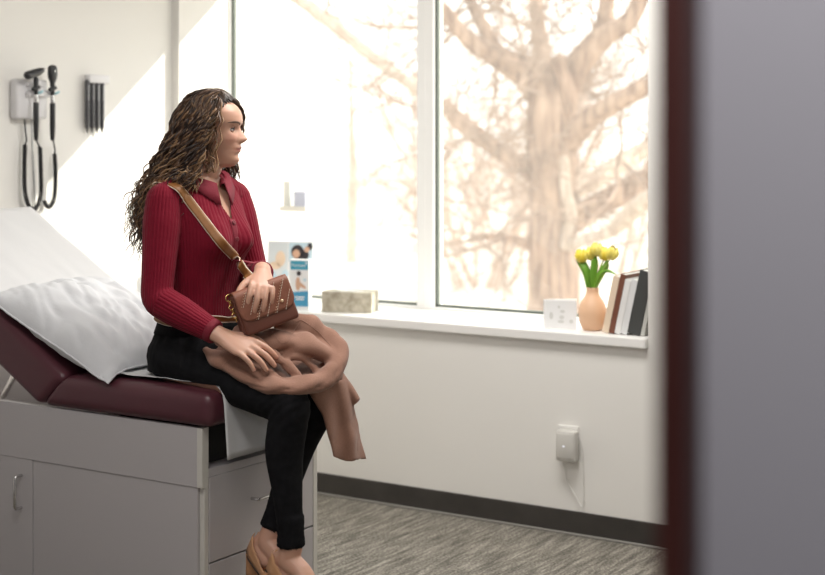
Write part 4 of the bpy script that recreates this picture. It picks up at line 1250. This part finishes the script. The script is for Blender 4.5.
# ---- shoes
m_shoe = mat('tan_leather', (.52, .27, .13), .45, col2=(.56, .30, .16), scale=30)
m_heel = mat('tan_heel', (.50, .25, .12), .45); m_sole = mat('dark_sole', (.05, .03, .02), .6)
def shoe(f):
    A_, h, b_, t_ = f['A'], f['heel'], f['ball'], f['toe']
    ax = (b_ - h).normalized(); dn = Vector((0, 0, -1)); side = ax.cross(Vector((0, 0, 1))).normalized(); up = side.cross(ax).normalized()
    stations = []
    Lh = (t_ - h).length
    # outline half widths and heights of the upper along the foot
    N = 22; rows = []
    bm = bmesh.new()
    for i in range(N + 1):
        s = i / N
        c = Vector([*catmull([tuple(h - ax * .034), tuple(h.lerp(b_, .35)), tuple(b_), tuple(t_ + (t_ - b_) * .35)], 10)[int(round(s * 30))]])
        w = interp([(0, .006), (.06, .024), (.15, .033), (.4, .033), (.7, .043), (.86, .036), (.96, .018), (1, .004)], s)
        hgt = interp([(0, .060), (.1, .060), (.25, .040), (.45, .022), (.62, .020), (.72, .034), (.85, .034), (1, .012)], s)
        low = -.031 if s < .5 else -.028
        full = s > .68
        row = []
        M_ = 15
        for j in range(M_):
            a = -1 + 2 * j / (M_ - 1)
            if full:
                th_ = a * PI * .5
                row.append(c + side * (w * math.sin(th_) * 1.0) + up * (low + (hgt + .006) * math.cos(th_) ** .8))
            else:   # open top: only the side walls, folded through the sole
                q = abs(a)
                if q < .55: row.append(c + side * (w * a / .55) + up * low)
                else: row.append(c + side * (math.copysign(w, a) * (1 + .02 * math.sin((q - .55) / .45 * PI))) + up * (low + hgt * (q - .55) / .45))
        if full:   # close the sole under the toe box
            pass
        rows.append(row)
    bm2 = bmesh.new()
    cut = next(i for i in range(N + 1) if i / N > .68)
    me = []
    o1 = solid_sheet(rows[:cut], .0022); o2 = solid_sheet(rows[cut - 0:], .0022)
    sole = []
    for i in range(N + 1):
        s = i / N
        c = Vector([*catmull([tuple(h - ax * .034), tuple(h.lerp(b_, .35)), tuple(b_), tuple(t_ + (t_ - b_) * .35)], 10)[int(round(s * 30))]])
        w = interp([(0, .006), (.06, .024), (.15, .033), (.4, .033), (.7, .043), (.86, .036), (.96, .018), (1, .004)], s)
        low = -.032 if s < .5 else -.029
        sole.append([c + side * (w * k) + up * low for k in (-1, -.5, 0, .5, 1)])
    s_o = obj('shoe', join_bm(o1, o2), m_shoe, woman, True)
    obj('sole', solid_sheet(sole, -.004), m_sole, s_o, True)
    hb = h - ax * .006 - up * .030
    dv = (dn + ax * -.12).normalized()
    obj('heel', tb([hb, hb + dv * .03, hb + dv * .068], [(.029, .026), (.026, .023), (.025, .022)], n=16, k=2, rnd=False, up=ax), m_heel, s_o, True)
shoe(FR); shoe(FL)

# ---- hair
m_hair = bpy.data.materials.new('wavy_brown_hair'); m_hair.use_nodes = True
n_ = m_hair.node_tree.nodes; l_ = m_hair.node_tree.links; b_ = n_['Principled BSDF']
at_ = n_.new('ShaderNodeAttribute'); at_.attribute_name = 'tone'; l_.new(at_.outputs['Color'], b_.inputs['Base Color'])
b_.inputs['Roughness'].default_value = .36; b_.inputs['Specular IOR Level'].default_value = .45
rng = random.Random(3)
hv, hfaces, hcol = [], [], []
def strand(ctrl, r, amp, wl, ph, col, n=5, tip=.35):
    D = catmull([tuple(p) for p in ctrl], 9)
    P = [Vector(d) for d in D]; N = len(P); L = 0
    prev = None; base = len(hv)
    for i, p in enumerate(P):
        if i: L += (P[i] - P[i - 1]).length
        t = (P[min(i + 1, N - 1)] - P[max(i - 1, 0)]).normalized()
        u = Vector((0, 0, 1)).cross(t)
        if u.length < .05: u = hf.copy()
        u.normalize(); w = t.cross(u)
        f = i / (N - 1)
        A = amp * min(1, max(0, (f - .12) * 2.2)) 
        q = p + u * (A * math.cos(2 * PI * L / wl + ph)) + w * (A * .75 * math.sin(2 * PI * L / wl + ph))
        rr = r * (1 if f < .7 else 1 - (1 - tip) * (f - .7) / .3) * (.75 + .25 * min(1, f * 5))
        tw = 2.2 * f + ph
        for j in range(n):
            a = 2 * PI * j / n
            e1, e2 = math.cos(a) * rr * 1.35, math.sin(a) * rr * .7
            hv.append(q + u * (e1 * math.cos(tw) - e2 * math.sin(tw)) + w * (e1 * math.sin(tw) + e2 * math.cos(tw)))
            k = f ** 1.2
            hcol.append(tuple(col[0][m] * (1 - k) + col[1][m] * k for m in range(3)) + (1,))
    for i in range(N - 1):
        for j in range(n):
            hfaces.append((base + i * n + j, base + i * n + (j + 1) % n, base + (i + 1) * n + (j + 1) % n, base + (i + 1) * n + j))
    hfaces.append(tuple(base + j for j in range(n))[::-1]); hfaces.append(tuple(base + (N - 1) * n + j for j in range(n)))
DK = (.020, .010, .0065); MD = (.058, .028, .016); LT = (.17, .088, .043); BL_ = (.38, .23, .115)
def scalp(psi, el, k=1.0):
    """psi from the face towards her right (near side)"""
    rf = .104 if math.cos(psi) > 0 else .108
    return HP(k * rf * math.cos(psi) * math.cos(el), -k * .083 * math.sin(psi) * math.cos(el), .004 + k * .118 * math.sin(el))
def hair_strand(psi, psi_end, drop, rad, fwd=0, r=None, lightness=None, top_el=None):
    el0 = math.radians(rng.uniform(62, 84)) if top_el is None else math.radians(top_el)
    jit = lambda s: Vector((rng.uniform(-s, s), rng.uniform(-s, s), rng.uniform(-s, s)))
    k = rng.uniform(1.0, 1.12)
    p0 = scalp(psi, el0, 1.0)
    hairline = .62 if abs(psi) < 1.2 else .3
    p1 = scalp(psi, math.radians(40), k) ; p2 = scalp(psi + (psi_end - psi) * .3, math.radians(5), k * 1.04) + jit(.006)
    d = hf * math.cos(psi_end) - hl * math.sin(psi_end)
    p3 = HC + d * (rad * .72 + .01) + Vector((0, 0, -.10 - .03 * rng.random())) + jit(.010) + hf * fwd * .5
    p4 = HC + d * rad + Vector((0, 0, -.10 - (drop - .10) * .55)) + jit(.014) + hf * fwd
    p5 = HC + d * (rad * rng.uniform(1.0, 1.16)) + Vector((0, 0, -drop)) + jit(.018) + hf * fwd
    pts = [p0, p1, p2, p3, p4, p5]
    x = rng.random() if lightness is None else lightness
    c0 = DK if x < .7 else MD
    c1 = (DK if x < .28 else MD) if x < .62 else (LT if x < .90 else BL_)
    if x > .93: c0 = LT
    lock = round(psi * 7) ; lr = random.Random(lock)
    strand(pts, r or rng.uniform(.0020, .0042), rng.uniform(.009, .015), lr.uniform(.075, .10) + rng.uniform(-.004, .004), lr.uniform(0, 6.3) + rng.uniform(-.7, .7), (c0, c1))
def end_of(psi, deg):     # hair is swept back off the near shoulder
    return math.radians(float(np.interp(deg, [60, 75, 100, 140, 190], [104, 112, 128, 152, 190])))
for i in range(460):       # near side and back
    dg = rng.uniform(74, 190); psi = math.radians(dg); pe = end_of(psi, dg) + math.radians(rng.uniform(-6, 12))
    back = max(0, min(1, (math.degrees(pe) - 95) / 75))
    hair_strand(psi, pe, rng.uniform(.145, .20) + .10 * back * rng.random() + .11 * back, .118 + .105 * back * rng.uniform(.5, 1.15), top_el=rng.uniform(58, 88))
for i in range(110):       # top layer
    dg = rng.uniform(70, 200); psi = math.radians(dg); pe = end_of(psi, dg) + math.radians(rng.uniform(-6, 16))
    back = max(0, min(1, (math.degrees(pe) - 95) / 75))
    hair_strand(psi, pe, rng.uniform(.14, .20) + .18 * back * rng.uniform(.4, 1.1), .122 + .11 * back * rng.uniform(.7, 1.2), r=rng.uniform(.0016, .0030), lightness=rng.uniform(.45, 1), top_el=rng.uniform(52, 88))
for i in range(110):        # front hairline, lifted and swept over to the side
    dg = rng.uniform(38, 78); psi = math.radians(dg)
    p0 = scalp(psi, math.radians(float(np.interp(dg, [38, 78], [54, 28])) + rng.uniform(0, 10)), .985)
    k = rng.uniform(1.06, 1.15)
    q1 = scalp(psi + .35, math.radians(58), k * 1.02); q2 = scalp(psi + .75, math.radians(40), k * 1.03); q3 = scalp(1.55 + .2 * rng.random(), math.radians(-2), k * 1.06)
    pe = math.radians(rng.uniform(100, 128)); d = hf * math.cos(pe) - hl * math.sin(pe); dr = rng.uniform(.14, .20)
    q4 = HC + d * .105 + Vector((0, 0, -.11)); q5 = HC + d * rng.uniform(.12, .15) + Vector((rng.uniform(-.01, .01), rng.uniform(-.01, .01), -dr))
    x = rng.random()
    strand([p0, q1, q2, q3, q4, q5], rng.uniform(.0020, .0034), rng.uniform(.006, .011), rng.uniform(.055, .08), rng.uniform(0, 6.3), (DK if x < .55 else MD, MD if x < .4 else LT if x < .75 else BL_))
for i in range(40):        # front hairline on the far side
    dg = rng.uniform(-74, -42); psi = math.radians(dg)
    p0 = scalp(psi, math.radians(float(np.interp(dg, [-70, 14], [28, 50])) + rng.uniform(0, 14)), .985); k = rng.uniform(1.02, 1.08)
    q1 = scalp(psi - .2, math.radians(64), k * 1.02); q2 = scalp(min(psi - .6, -.8), math.radians(38), k * 1.03); q3 = scalp(-1.35 - .3 * rng.random(), math.radians(-5), k * 1.06)
    pe = math.radians(rng.uniform(-120, -80)); d = hf * math.cos(pe) - hl * math.sin(pe)
    strand([p0, q1, q2, q3, HC + d * .105 + Vector((0, 0, -.11)), HC + d * .12 + Vector((0, 0, -rng.uniform(.15, .23)))], rng.uniform(.0020, .0034), .008, .07, rng.uniform(0, 6.3), (DK, MD if rng.random() < .6 else LT))
for i in range(90):        # far side
    psi = math.radians(rng.uniform(-175, -66)); pe = psi - math.radians(rng.uniform(0, 15))
    hair_strand(psi, pe, rng.uniform(.16, .26), rng.uniform(.10, .135))
for i in range(60):        # crown frizz
    dg = rng.uniform(-180, 180); psi = math.radians(dg)
    pe = psi + math.radians(rng.uniform(-25, 25))
    strand([scalp(psi, math.radians(80), 1.02), scalp(psi, math.radians(62), 1.10), scalp(pe, math.radians(40), 1.13), scalp(pe, math.radians(18), 1.12)], rng.uniform(.0016, .003), .006, .05, rng.uniform(0, 6), (DK, MD if rng.random() < .5 else LT)) if abs(dg) > 95 else None
for i in range(22):        # loose waves that show past the far side of the forehead
    j = lambda: rng.uniform(-.007, .007)
    strand([HP(.030 + j(), .02, .108), HP(.062 + j(), .044 + j(), .090 + j()), HP(.080 + j(), .058 + j(), .055 + j()), HP(.074 + j(), .076 + j(), .005 + j()), HP(.050 + j(), .088 + j(), -.07 + j()), HP(.060 + 3 * j(), .09 + j(), -.14 + 3 * j())], rng.uniform(.0018, .003), .005, .07, rng.uniform(0, 6), (DK, MD if rng.random() < .6 else LT))
for i in range(90):        # front hairline combed back over the crown
    psi = rng.uniform(-.75, 1.05); k = rng.uniform(.955, .995); sgn = 1 if psi > -.2 else -1
    p0 = scalp(psi, math.radians(float(np.interp(abs(psi), [0, .6, 1.05], [47, 44, 34])) + rng.uniform(0, 9)), .99)
    strand([p0, scalp(psi * 1.15, math.radians(60), k * 1.03), scalp(psi * 1.5 + .2 * sgn, math.radians(78), k * 1.05), scalp(sgn * rng.uniform(1.7, 2.6), math.radians(62), k * 1.06), scalp(sgn * rng.uniform(1.6, 2.6), math.radians(25), k * 1.08)], rng.uniform(.0022, .0036), .004, .08, rng.uniform(0, 6), (DK, MD if rng.random() < .6 else LT))
for i in range(26):        # pale streaks along the front of the near side
    dg = rng.uniform(66, 100); psi = math.radians(dg); pe = end_of(psi, dg) + math.radians(rng.uniform(-4, 10))
    hair_strand(psi, pe, rng.uniform(.13, .19), .126 + .01 * rng.random(), r=rng.uniform(.0018, .0030), lightness=rng.uniform(.86, 1), top_el=rng.uniform(48, 84))
for i in range(6):         # face-framing locks on the near side
    psi = math.radians(rng.uniform(62, 74)); hair_strand(psi, psi + .25 + .25 * rng.random(), rng.uniform(.07, .105), .086 + .010 * rng.random(), r=.0024, lightness=rng.uniform(.7, 1), top_el=44)
for i in range(9):         # far-side wisps beside the jaw and brow
    psi = math.radians(rng.uniform(-66, -52)); hair_strand(psi, psi - .2, rng.uniform(.12, .20), .10 + .03 * rng.random(), r=.0015, lightness=rng.uniform(.4, .95))
# scalp cap
capb = len(hv); nu, nv = 48, 26
for i in range(nv + 1):
    for j in range(nu):
        psi = 2 * PI * j / nu - PI
        ap = abs(psi)
        lo = interp([(0, 64), (.5, 58), (.9, 46), (1.2, 26), (1.45, -8), (1.7, -40), (3.15, -52)], ap)
        el = math.radians(90 + (lo - 90) * i / nv)
        p = scalp(psi, el, 1.0 + .02 * noise.noise(Vector((psi * 6, el * 1.5, 0))))
        hv.append(p); hcol.append((*DK, 1))
for i in range(nv):
    for j in range(nu): hfaces.append((capb + i * nu + j, capb + i * nu + (j + 1) % nu, capb + (i + 1) * nu + (j + 1) % nu, capb + (i + 1) * nu + j))
# dense inner mass behind the neck
bm = bmesh.new()
dB = (hf * math.cos(2.45) - hl * math.sin(2.45))
tube(bm, [HC + dB * .045 + Vector((0, 0, .02)), HC + dB * .075 + Vector((0, 0, -.07)), HC + dB * .105 + Vector((0, 0, -.15)), HC + dB * .14 + Vector((0, 0, -.23)), HC + dB * .165 + Vector((0, 0, -.28))], [(.05, .05), (.054, .048), (.052, .038), (.044, .026), (.02, .012)], n=20, up=dB)
bm.verts.index_update(); b0 = len(hv)
for v in bm.verts: hv.append(v.co.copy()); hcol.append((*DK, 1))
for f in bm.faces: hfaces.append(tuple(b0 + v.index for v in f.verts))
bm.free()
h_me = bpy.data.meshes.new('hair'); h_me.from_pydata([tuple(v) for v in hv], [], hfaces)
ca = h_me.color_attributes.new('tone', 'FLOAT_COLOR', 'POINT'); ca.data.foreach_set('color', np.array(hcol, float).ravel())
h_me.polygons.foreach_set('use_smooth', [True] * len(h_me.polygons))
obj('hair', h_me, m_hair, woman)
m_gold = mat('gold_metal', (.80, .55, .22), .25, 1)
bm = bmesh.new(); ell(bm, HP(.002, .082, -.052), (.006, .006, .011)); obj('earring', bm, m_gold, woman, True)
# ---------------------------------------------------------------- handbag on her lap
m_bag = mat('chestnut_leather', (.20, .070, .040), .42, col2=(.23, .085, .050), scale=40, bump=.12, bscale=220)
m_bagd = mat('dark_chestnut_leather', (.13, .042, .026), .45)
m_strap = mat('golden_brown_strap', (.22, .085, .018), .5, col2=(.25, .105, .026), scale=60)
m_cream = mat('cream_piping', (.72, .62, .50), .5)
m_stud = mat('pale_gold_stud', (.85, .68, .45), .3, 1)
bc = at(264, 306, 4.36)
wx = (RT * .90 + FW * .42 + Vector((0, 0, .30))).normalized()
ny_ = (RT * .40 - FW * .90 + Vector((0, 0, .22))); ny_ = (ny_ - wx * ny_.dot(wx)).normalized()
uz = ny_.cross(wx) * -1
if uz.z < 0: uz = -uz
MB_ = Matrix(((wx.x, -ny_.x, uz.x, bc.x), (wx.y, -ny_.y, uz.y, bc.y), (wx.z, -ny_.z, uz.z, bc.z), (0, 0, 0, 1)))   # local x along, -y front, z up
BW, BH, BD = .172, .135, .062
bag = thing('handbag', 'chestnut leather shoulder bag with stitched flap and golden brown strap, held on her lap', 'handbag', bc)
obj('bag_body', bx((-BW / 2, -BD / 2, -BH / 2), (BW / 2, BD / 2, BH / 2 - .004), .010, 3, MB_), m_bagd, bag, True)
# flap wraps over the top and down the front, rounded lower corners
grid = []
npt = 26
fl_w = BW / 2 + .002
prof = [(.026, BH / 2 - .012), (.020, BH / 2 - .001), (.0, BH / 2 + .002), (-.022, BH / 2 + .001), (-.033, BH / 2 - .010)]
for k in range(1, 11): prof.append((-.0345 - .001 * math.sin(k / 10 * PI), BH / 2 - .010 - k * .0088))
for i, (y, z) in enumerate(prof):
    f = max(0, (i - 10) / (len(prof) - 11))
    hw_ = fl_w - .030 * (1 - math.sqrt(max(0, 1 - f ** 2)))
    grid.append([MB_ @ Vector((hw_ * (2 * j / npt - 1), y, z)) for j in range(npt + 1)])
flap = obj('flap', solid_sheet(grid, .0030), m_bag, bag, True)
# stitched diagonal rows
bm = bmesh.new(); bs = bmesh.new()
for r_ in range(7):
    x0 = -.105 + r_ * .030
    for k in range(13):
        f = k / 12; x = x0 + .050 * f; z = BH / 2 - .014 - .083 * (1 - f)
        if abs(x) > fl_w - .012 - (.018 if f < .2 else 0): continue
        if r_ % 2 == 0:
            ell(bs, MB_ @ Vector((x, -.0375, z)), (.0012,) * 3, su=6, sv=4)
        box(bm, (-.0006, -.0372, -.0030), (.0006, -.0356, .0030), 0, 1, MB_ @ Matrix.Translation((x + .006, 0, z)) @ Matrix.Rotation(math.radians(31), 4, 'Y'))
st = obj('stitching', bm, m_cream, flap); st['kind'] = 'stuff'
st = obj('studs', bs, m_stud, flap, True); st['kind'] = 'stuff'
bm = bmesh.new(); ell(bm, MB_ @ Vector((.046, -.038, -.004)), (.005, .005, .005)); obj('clasp', bm, m_stud, flap, True)
# gusset, ring and chain at the left end
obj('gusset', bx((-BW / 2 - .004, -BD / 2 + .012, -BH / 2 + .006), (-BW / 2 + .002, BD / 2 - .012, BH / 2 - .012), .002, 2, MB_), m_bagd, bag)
def torus(c, nrm, R, r, n=20, m=8):
    nrm = nrm.normalized(); u = nrm.orthogonal().normalized(); w = nrm.cross(u)
    return tb([c + u * (R * math.cos(2 * PI * k / n)) + w * (R * math.sin(2 * PI * k / n)) for k in range(n + 1)], r, n=m, k=0)
re_ = MB_ @ Vector((-BW / 2 - .006, 0, BH / 2 - .010))
obj('ring', torus(re_, ny_, .010, .0022), m_gold, bag, True)
for k in range(5): obj('chain_link', torus(re_ - uz * (.016 + k * .0125) - wx * .003, (ny_ if k % 2 else wx), .0072, .0018, 14, 6), m_gold, bag, True)
# strap: from the near shoulder across the chest to the bag
def ribbon(pts, w, th, nrm_of, nm, par):
    P = [Vector(p) for p in catmull([tuple(p) for p in pts], 6)]; grid = []; N = len(P); ed = [[], []]
    for i, p in enumerate(P):
        t = (P[min(i + 1, N - 1)] - P[max(i - 1, 0)]).normalized(); n = nrm_of(p); n = (n - t * n.dot(t)).normalized(); s = t.cross(n)
        grid.append([p + s * (w * .5 * g) for g in (-1, -.5, 0, .5, 1)])
        for e, g in ((0, -1), (1, 1)): ed[e].append(p + s * (w * .5 * g) + n * .0005)
    o = obj(nm, solid_sheet(grid, th), m_strap, par, True)
    for e in ed: obj('piping', tb(e, .0019, n=6, k=0), m_cream, o, True)
    return o
body_bvh = sw_bvh
def snap(p, off):
    h = body_bvh.find_nearest(p)
    return h[0] + h[1] * off, h[1]
path = []
for (x, y) in ((176, 188), (183, 195), (192, 206), (202, 219), (212, 232), (223, 245), (234, 257)):
    o = Vector((0, 0, CAM_H)); d = at(x, y, 1.0) - o
    h = body_bvh.ray_cast(o, d.normalized())
    if h[0] is not None: path.append(h[0] + h[1] * .006)
sh0 = path[0]
backp = [snap(Vector((-3.13, 3.34, 1.33)), .007)[0], snap(Vector((-3.10, 3.345, 1.39)), .008)[0]]
endp = MB_ @ Vector((-.005, .012, BH / 2 + .006))
pth = backp + path + [path[-1].lerp(endp, .5) + Vector((.012, -.01, .0)), endp]
ribbon(pth, .027, .0025, lambda p: snap(p, 0)[1], 'strap', bag)
lowp = [(-3.155, 3.40, .985), (-3.12, 3.365, .965), (-3.03, 3.345, .955), (-2.94, 3.375, .962), (-2.90, 3.40, .975)]
lp2 = [snap(Vector(p), .016)[0] for p in lowp] + [re_ - uz * .07 + Vector((-.03, 0, 0)), re_ - uz * .066]
ribbon(lp2, .020, .0025, lambda p: snap(p, 0)[1], 'strap', bag)
# ---------------------------------------------------------------- coat bundled on her lap
m_coat = mat('rosy_tan_wool', (.250, .125, .083), .85, sheen=.15, col2=(.285, .148, .102), scale=300, bump=.12, bscale=500)
def lap(X, Y):
    z = .932 - .33 * (X + 3.04)
    dn, df = max(0, 3.395 - Y), max(0, Y - 3.585)
    mid = math.exp(-((Y - 3.487) / .05) ** 2)
    return z - 9 * dn ** 2 - 8 * df ** 2 - .012 * mid
def fold_n(X, Y, s=0):
    return .012 * math.sin(34 * (Y + .55 * X) + 4 * noise.noise(Vector((X * 5, Y * 5, s)))) + .008 * noise.noise(Vector((X * 16, Y * 16, s + 3)))
tmp = bmesh.new()
def add(bm2):
    me = bpy.data.meshes.new('t'); bm2.to_mesh(me); bm2.free(); tmp.from_mesh(me); bpy.data.meshes.remove(me)
# layer spread over both thighs
top, N1, N2 = [], 26, 26
bm = bmesh.new(); T_, B_ = [], []
for i in range(N1 + 1):
    rt, rb = [], []
    for j in range(N2 + 1):
        u, v = i / N1, j / N2
        X = -2.93 + .345 * u; Y = 3.335 + .325 * v - .05 * (1 - u) * (1 - v) * 0
        z = lap(X, Y)
        ed = min(u, 1 - u, v, 1 - v) / .12; ed = min(1, ed)
        rb.append(Vector((X, Y, z - .006))); rt.append(Vector((X, Y, z + .010 + (.016 + fold_n(X, Y)) * ed ** .5)))
    T_.append(rt); B_.append(rb)
VT = sheet(bm, T_); VB_ = sheet(bm, B_)
rim = [(i, 0) for i in range(N1 + 1)] + [(N1, j) for j in range(1, N2 + 1)] + [(i, N2) for i in range(N1 - 1, -1, -1)] + [(0, j) for j in range(N2 - 1, 0, -1)]
for k in range(len(rim)):
    a, b = rim[k], rim[(k + 1) % len(rim)]
    bm.faces.new((VT[a[0]][a[1]], VT[b[0]][b[1]], VB_[b[0]][b[1]], VB_[a[0]][a[1]]))
add(bm)
def roll(pts, rad, **k):
    bm = bmesh.new(); tube(bm, [at(*p) for p in pts], rad, n=20, k=6, **k); add(bm)
# the thick outer roll: along the near thigh, round the knees and back under the bag
roll([(206, 350, 4.37), (222, 362, 4.345), (245, 375, 4.31), (272, 385, 4.265), (300, 386, 4.255), (322, 380, 4.29), (335, 366, 4.33), (336, 351, 4.38), (322, 338, 4.42), (303, 328, 4.43), (284, 322, 4.44)],
     [(.018, .012), (.036, .022), (.048, .024), (.050, .026), (.047, .027), (.042, .028), (.036, .028), (.036, .028), (.044, .030), (.046, .030), (.040, .026)])
# broad upper panel under the bag
roll([(240, 336, 4.41), (268, 340, 4.39), (298, 344, 4.375), (318, 350, 4.37), (332, 357, 4.36)], [(.040, .030), (.055, .034), (.056, .034), (.046, .032), (.034, .028)])
# inner folds seen in the hollow
roll([(284, 356, 4.33), (298, 358, 4.33), (312, 366, 4.33), (322, 378, 4.31)], [.010, .014, .013, .010])
roll([(262, 352, 4.34), (283, 362, 4.31), (300, 377, 4.29)], [.016, .018, .012])
roll([(226, 356, 4.35), (244, 364, 4.325), (262, 372, 4.295)], [(.026, .016), (.032, .018), (.03, .018)])
# sleeve that sticks out beyond the knees
roll([(322, 362, 4.44), (340, 380, 4.45), (356, 401, 4.46)], [(.034, .022), (.030, .020), (.030, .017)], rnd=False)
roll([(228, 345, 4.42), (214, 338, 4.45), (196, 334, 4.48)], [(.03, .018), (.022, .014), (.012, .008)])
# front panel hanging beside the far knee
G = [[(300, 376), (320, 372), (333, 368), (343, 368)], [(313, 400), (327, 392), (339, 387), (350, 388)], [(322, 416), (333, 411), (344, 404), (354, 405)], [(327, 432), (338, 428), (349, 422), (358, 424)], [(331, 447), (342, 447), (353, 442), (362, 443)], [(333, 457), (344, 461), (355, 461), (366, 459)]]
gg = []
M1, M2 = 24, 16
def bil(i, j):
    i = min(max(i, 0), 5); j = min(max(j, 0), 3)
    a, b = int(min(i, 4.999)), int(min(j, 2.999)); f, g = i - a, j - b
    P_ = [np.array(G[a + x][b + y], float) for x, y in ((0, 0), (1, 0), (0, 1), (1, 1))]
    return (P_[0] * (1 - f) + P_[1] * f) * (1 - g) + (P_[2] * (1 - f) + P_[3] * f) * g
bm = bmesh.new(); T_, B_ = [], []
for i in range(M1 + 1):
    rt, rb = [], []
    for j in range(M2 + 1):
        u, v = i / M1, j / M2; q = bil(u * 5, v * 3)
        t = 4.335 + .105 * v - .02 * math.sin(v * PI) - .010 * math.sin(v * 9 + u * 2) + .03 * u * (v < 2)
        rt.append(at(q[0], q[1], t - .006)); rb.append(at(q[0], q[1], t + .007))
    T_.append(rt); B_.append(rb)
VT = sheet(bm, T_); VB_ = sheet(bm, B_)
rim = [(i, 0) for i in range(M1 + 1)] + [(M1, j) for j in range(1, M2 + 1)] + [(i, M2) for i in range(M1 - 1, -1, -1)] + [(0, j) for j in range(M2 - 1, 0, -1)]
for k in range(len(rim)):
    a, b = rim[k], rim[(k + 1) % len(rim)]
    bm.faces.new((VT[a[0]][a[1]], VT[b[0]][b[1]], VB_[b[0]][b[1]], VB_[a[0]][a[1]]))
add(bm)
c_me = remesh(tmp, .0040, 4, .5)
bmx = bmesh.new(); bmx.from_mesh(c_me); bmx.normal_update()
for v in bmx.verts:
    p = v.co
    a = .0055 * math.sin(46 * (p.y * 1.1 + p.x * .5 - p.z * .8) + 5 * noise.noise(p * 7)) + .006 * noise.noise(p * 13) - .016 * max(0, .20 - abs(noise.noise(p * 8 + Vector((3, 1, 2)))))
    v.co = p + v.normal * a * (1 if p.z > .79 else .3)
bmesh.ops.smooth_vert(bmx, verts=bmx.verts, factor=.5, use_axis_x=True, use_axis_y=True, use_axis_z=True)
bmx.to_mesh(c_me); bmx.free()
coat = obj('coat', c_me, m_coat, None, True)
tag(coat, 'rosy tan coat bundled across her lap and hanging down beside her far knee', 'coat')
c_bvh = BVHTree.FromPolygons([v.co for v in c_me.vertices], [p.vertices for p in c_me.polygons])
def onto(px, py, off):
    o = Vector((0, 0, CAM_H)); h = c_bvh.ray_cast(o, (at(px, py, 1.0) - o).normalized())
    return (h[0] + h[1] * off) if h[0] is not None else None
def seam_line(pts, r=.0011):
    P_ = [q for q in (onto(*p, .0006) for p in [tuple(x) for x in catmull(pts, 8)]) if q is not None]
    if len(P_) > 2: obj('seam', tb(P_, r, n=6, k=0), m_coat, coat, True)
seam_line([(296, 322), (303, 321), (318, 332), (331, 346)])
seam_line([(272, 331), (284, 343), (300, 322)])
seam_line([(222, 366), (236, 358), (262, 372)])
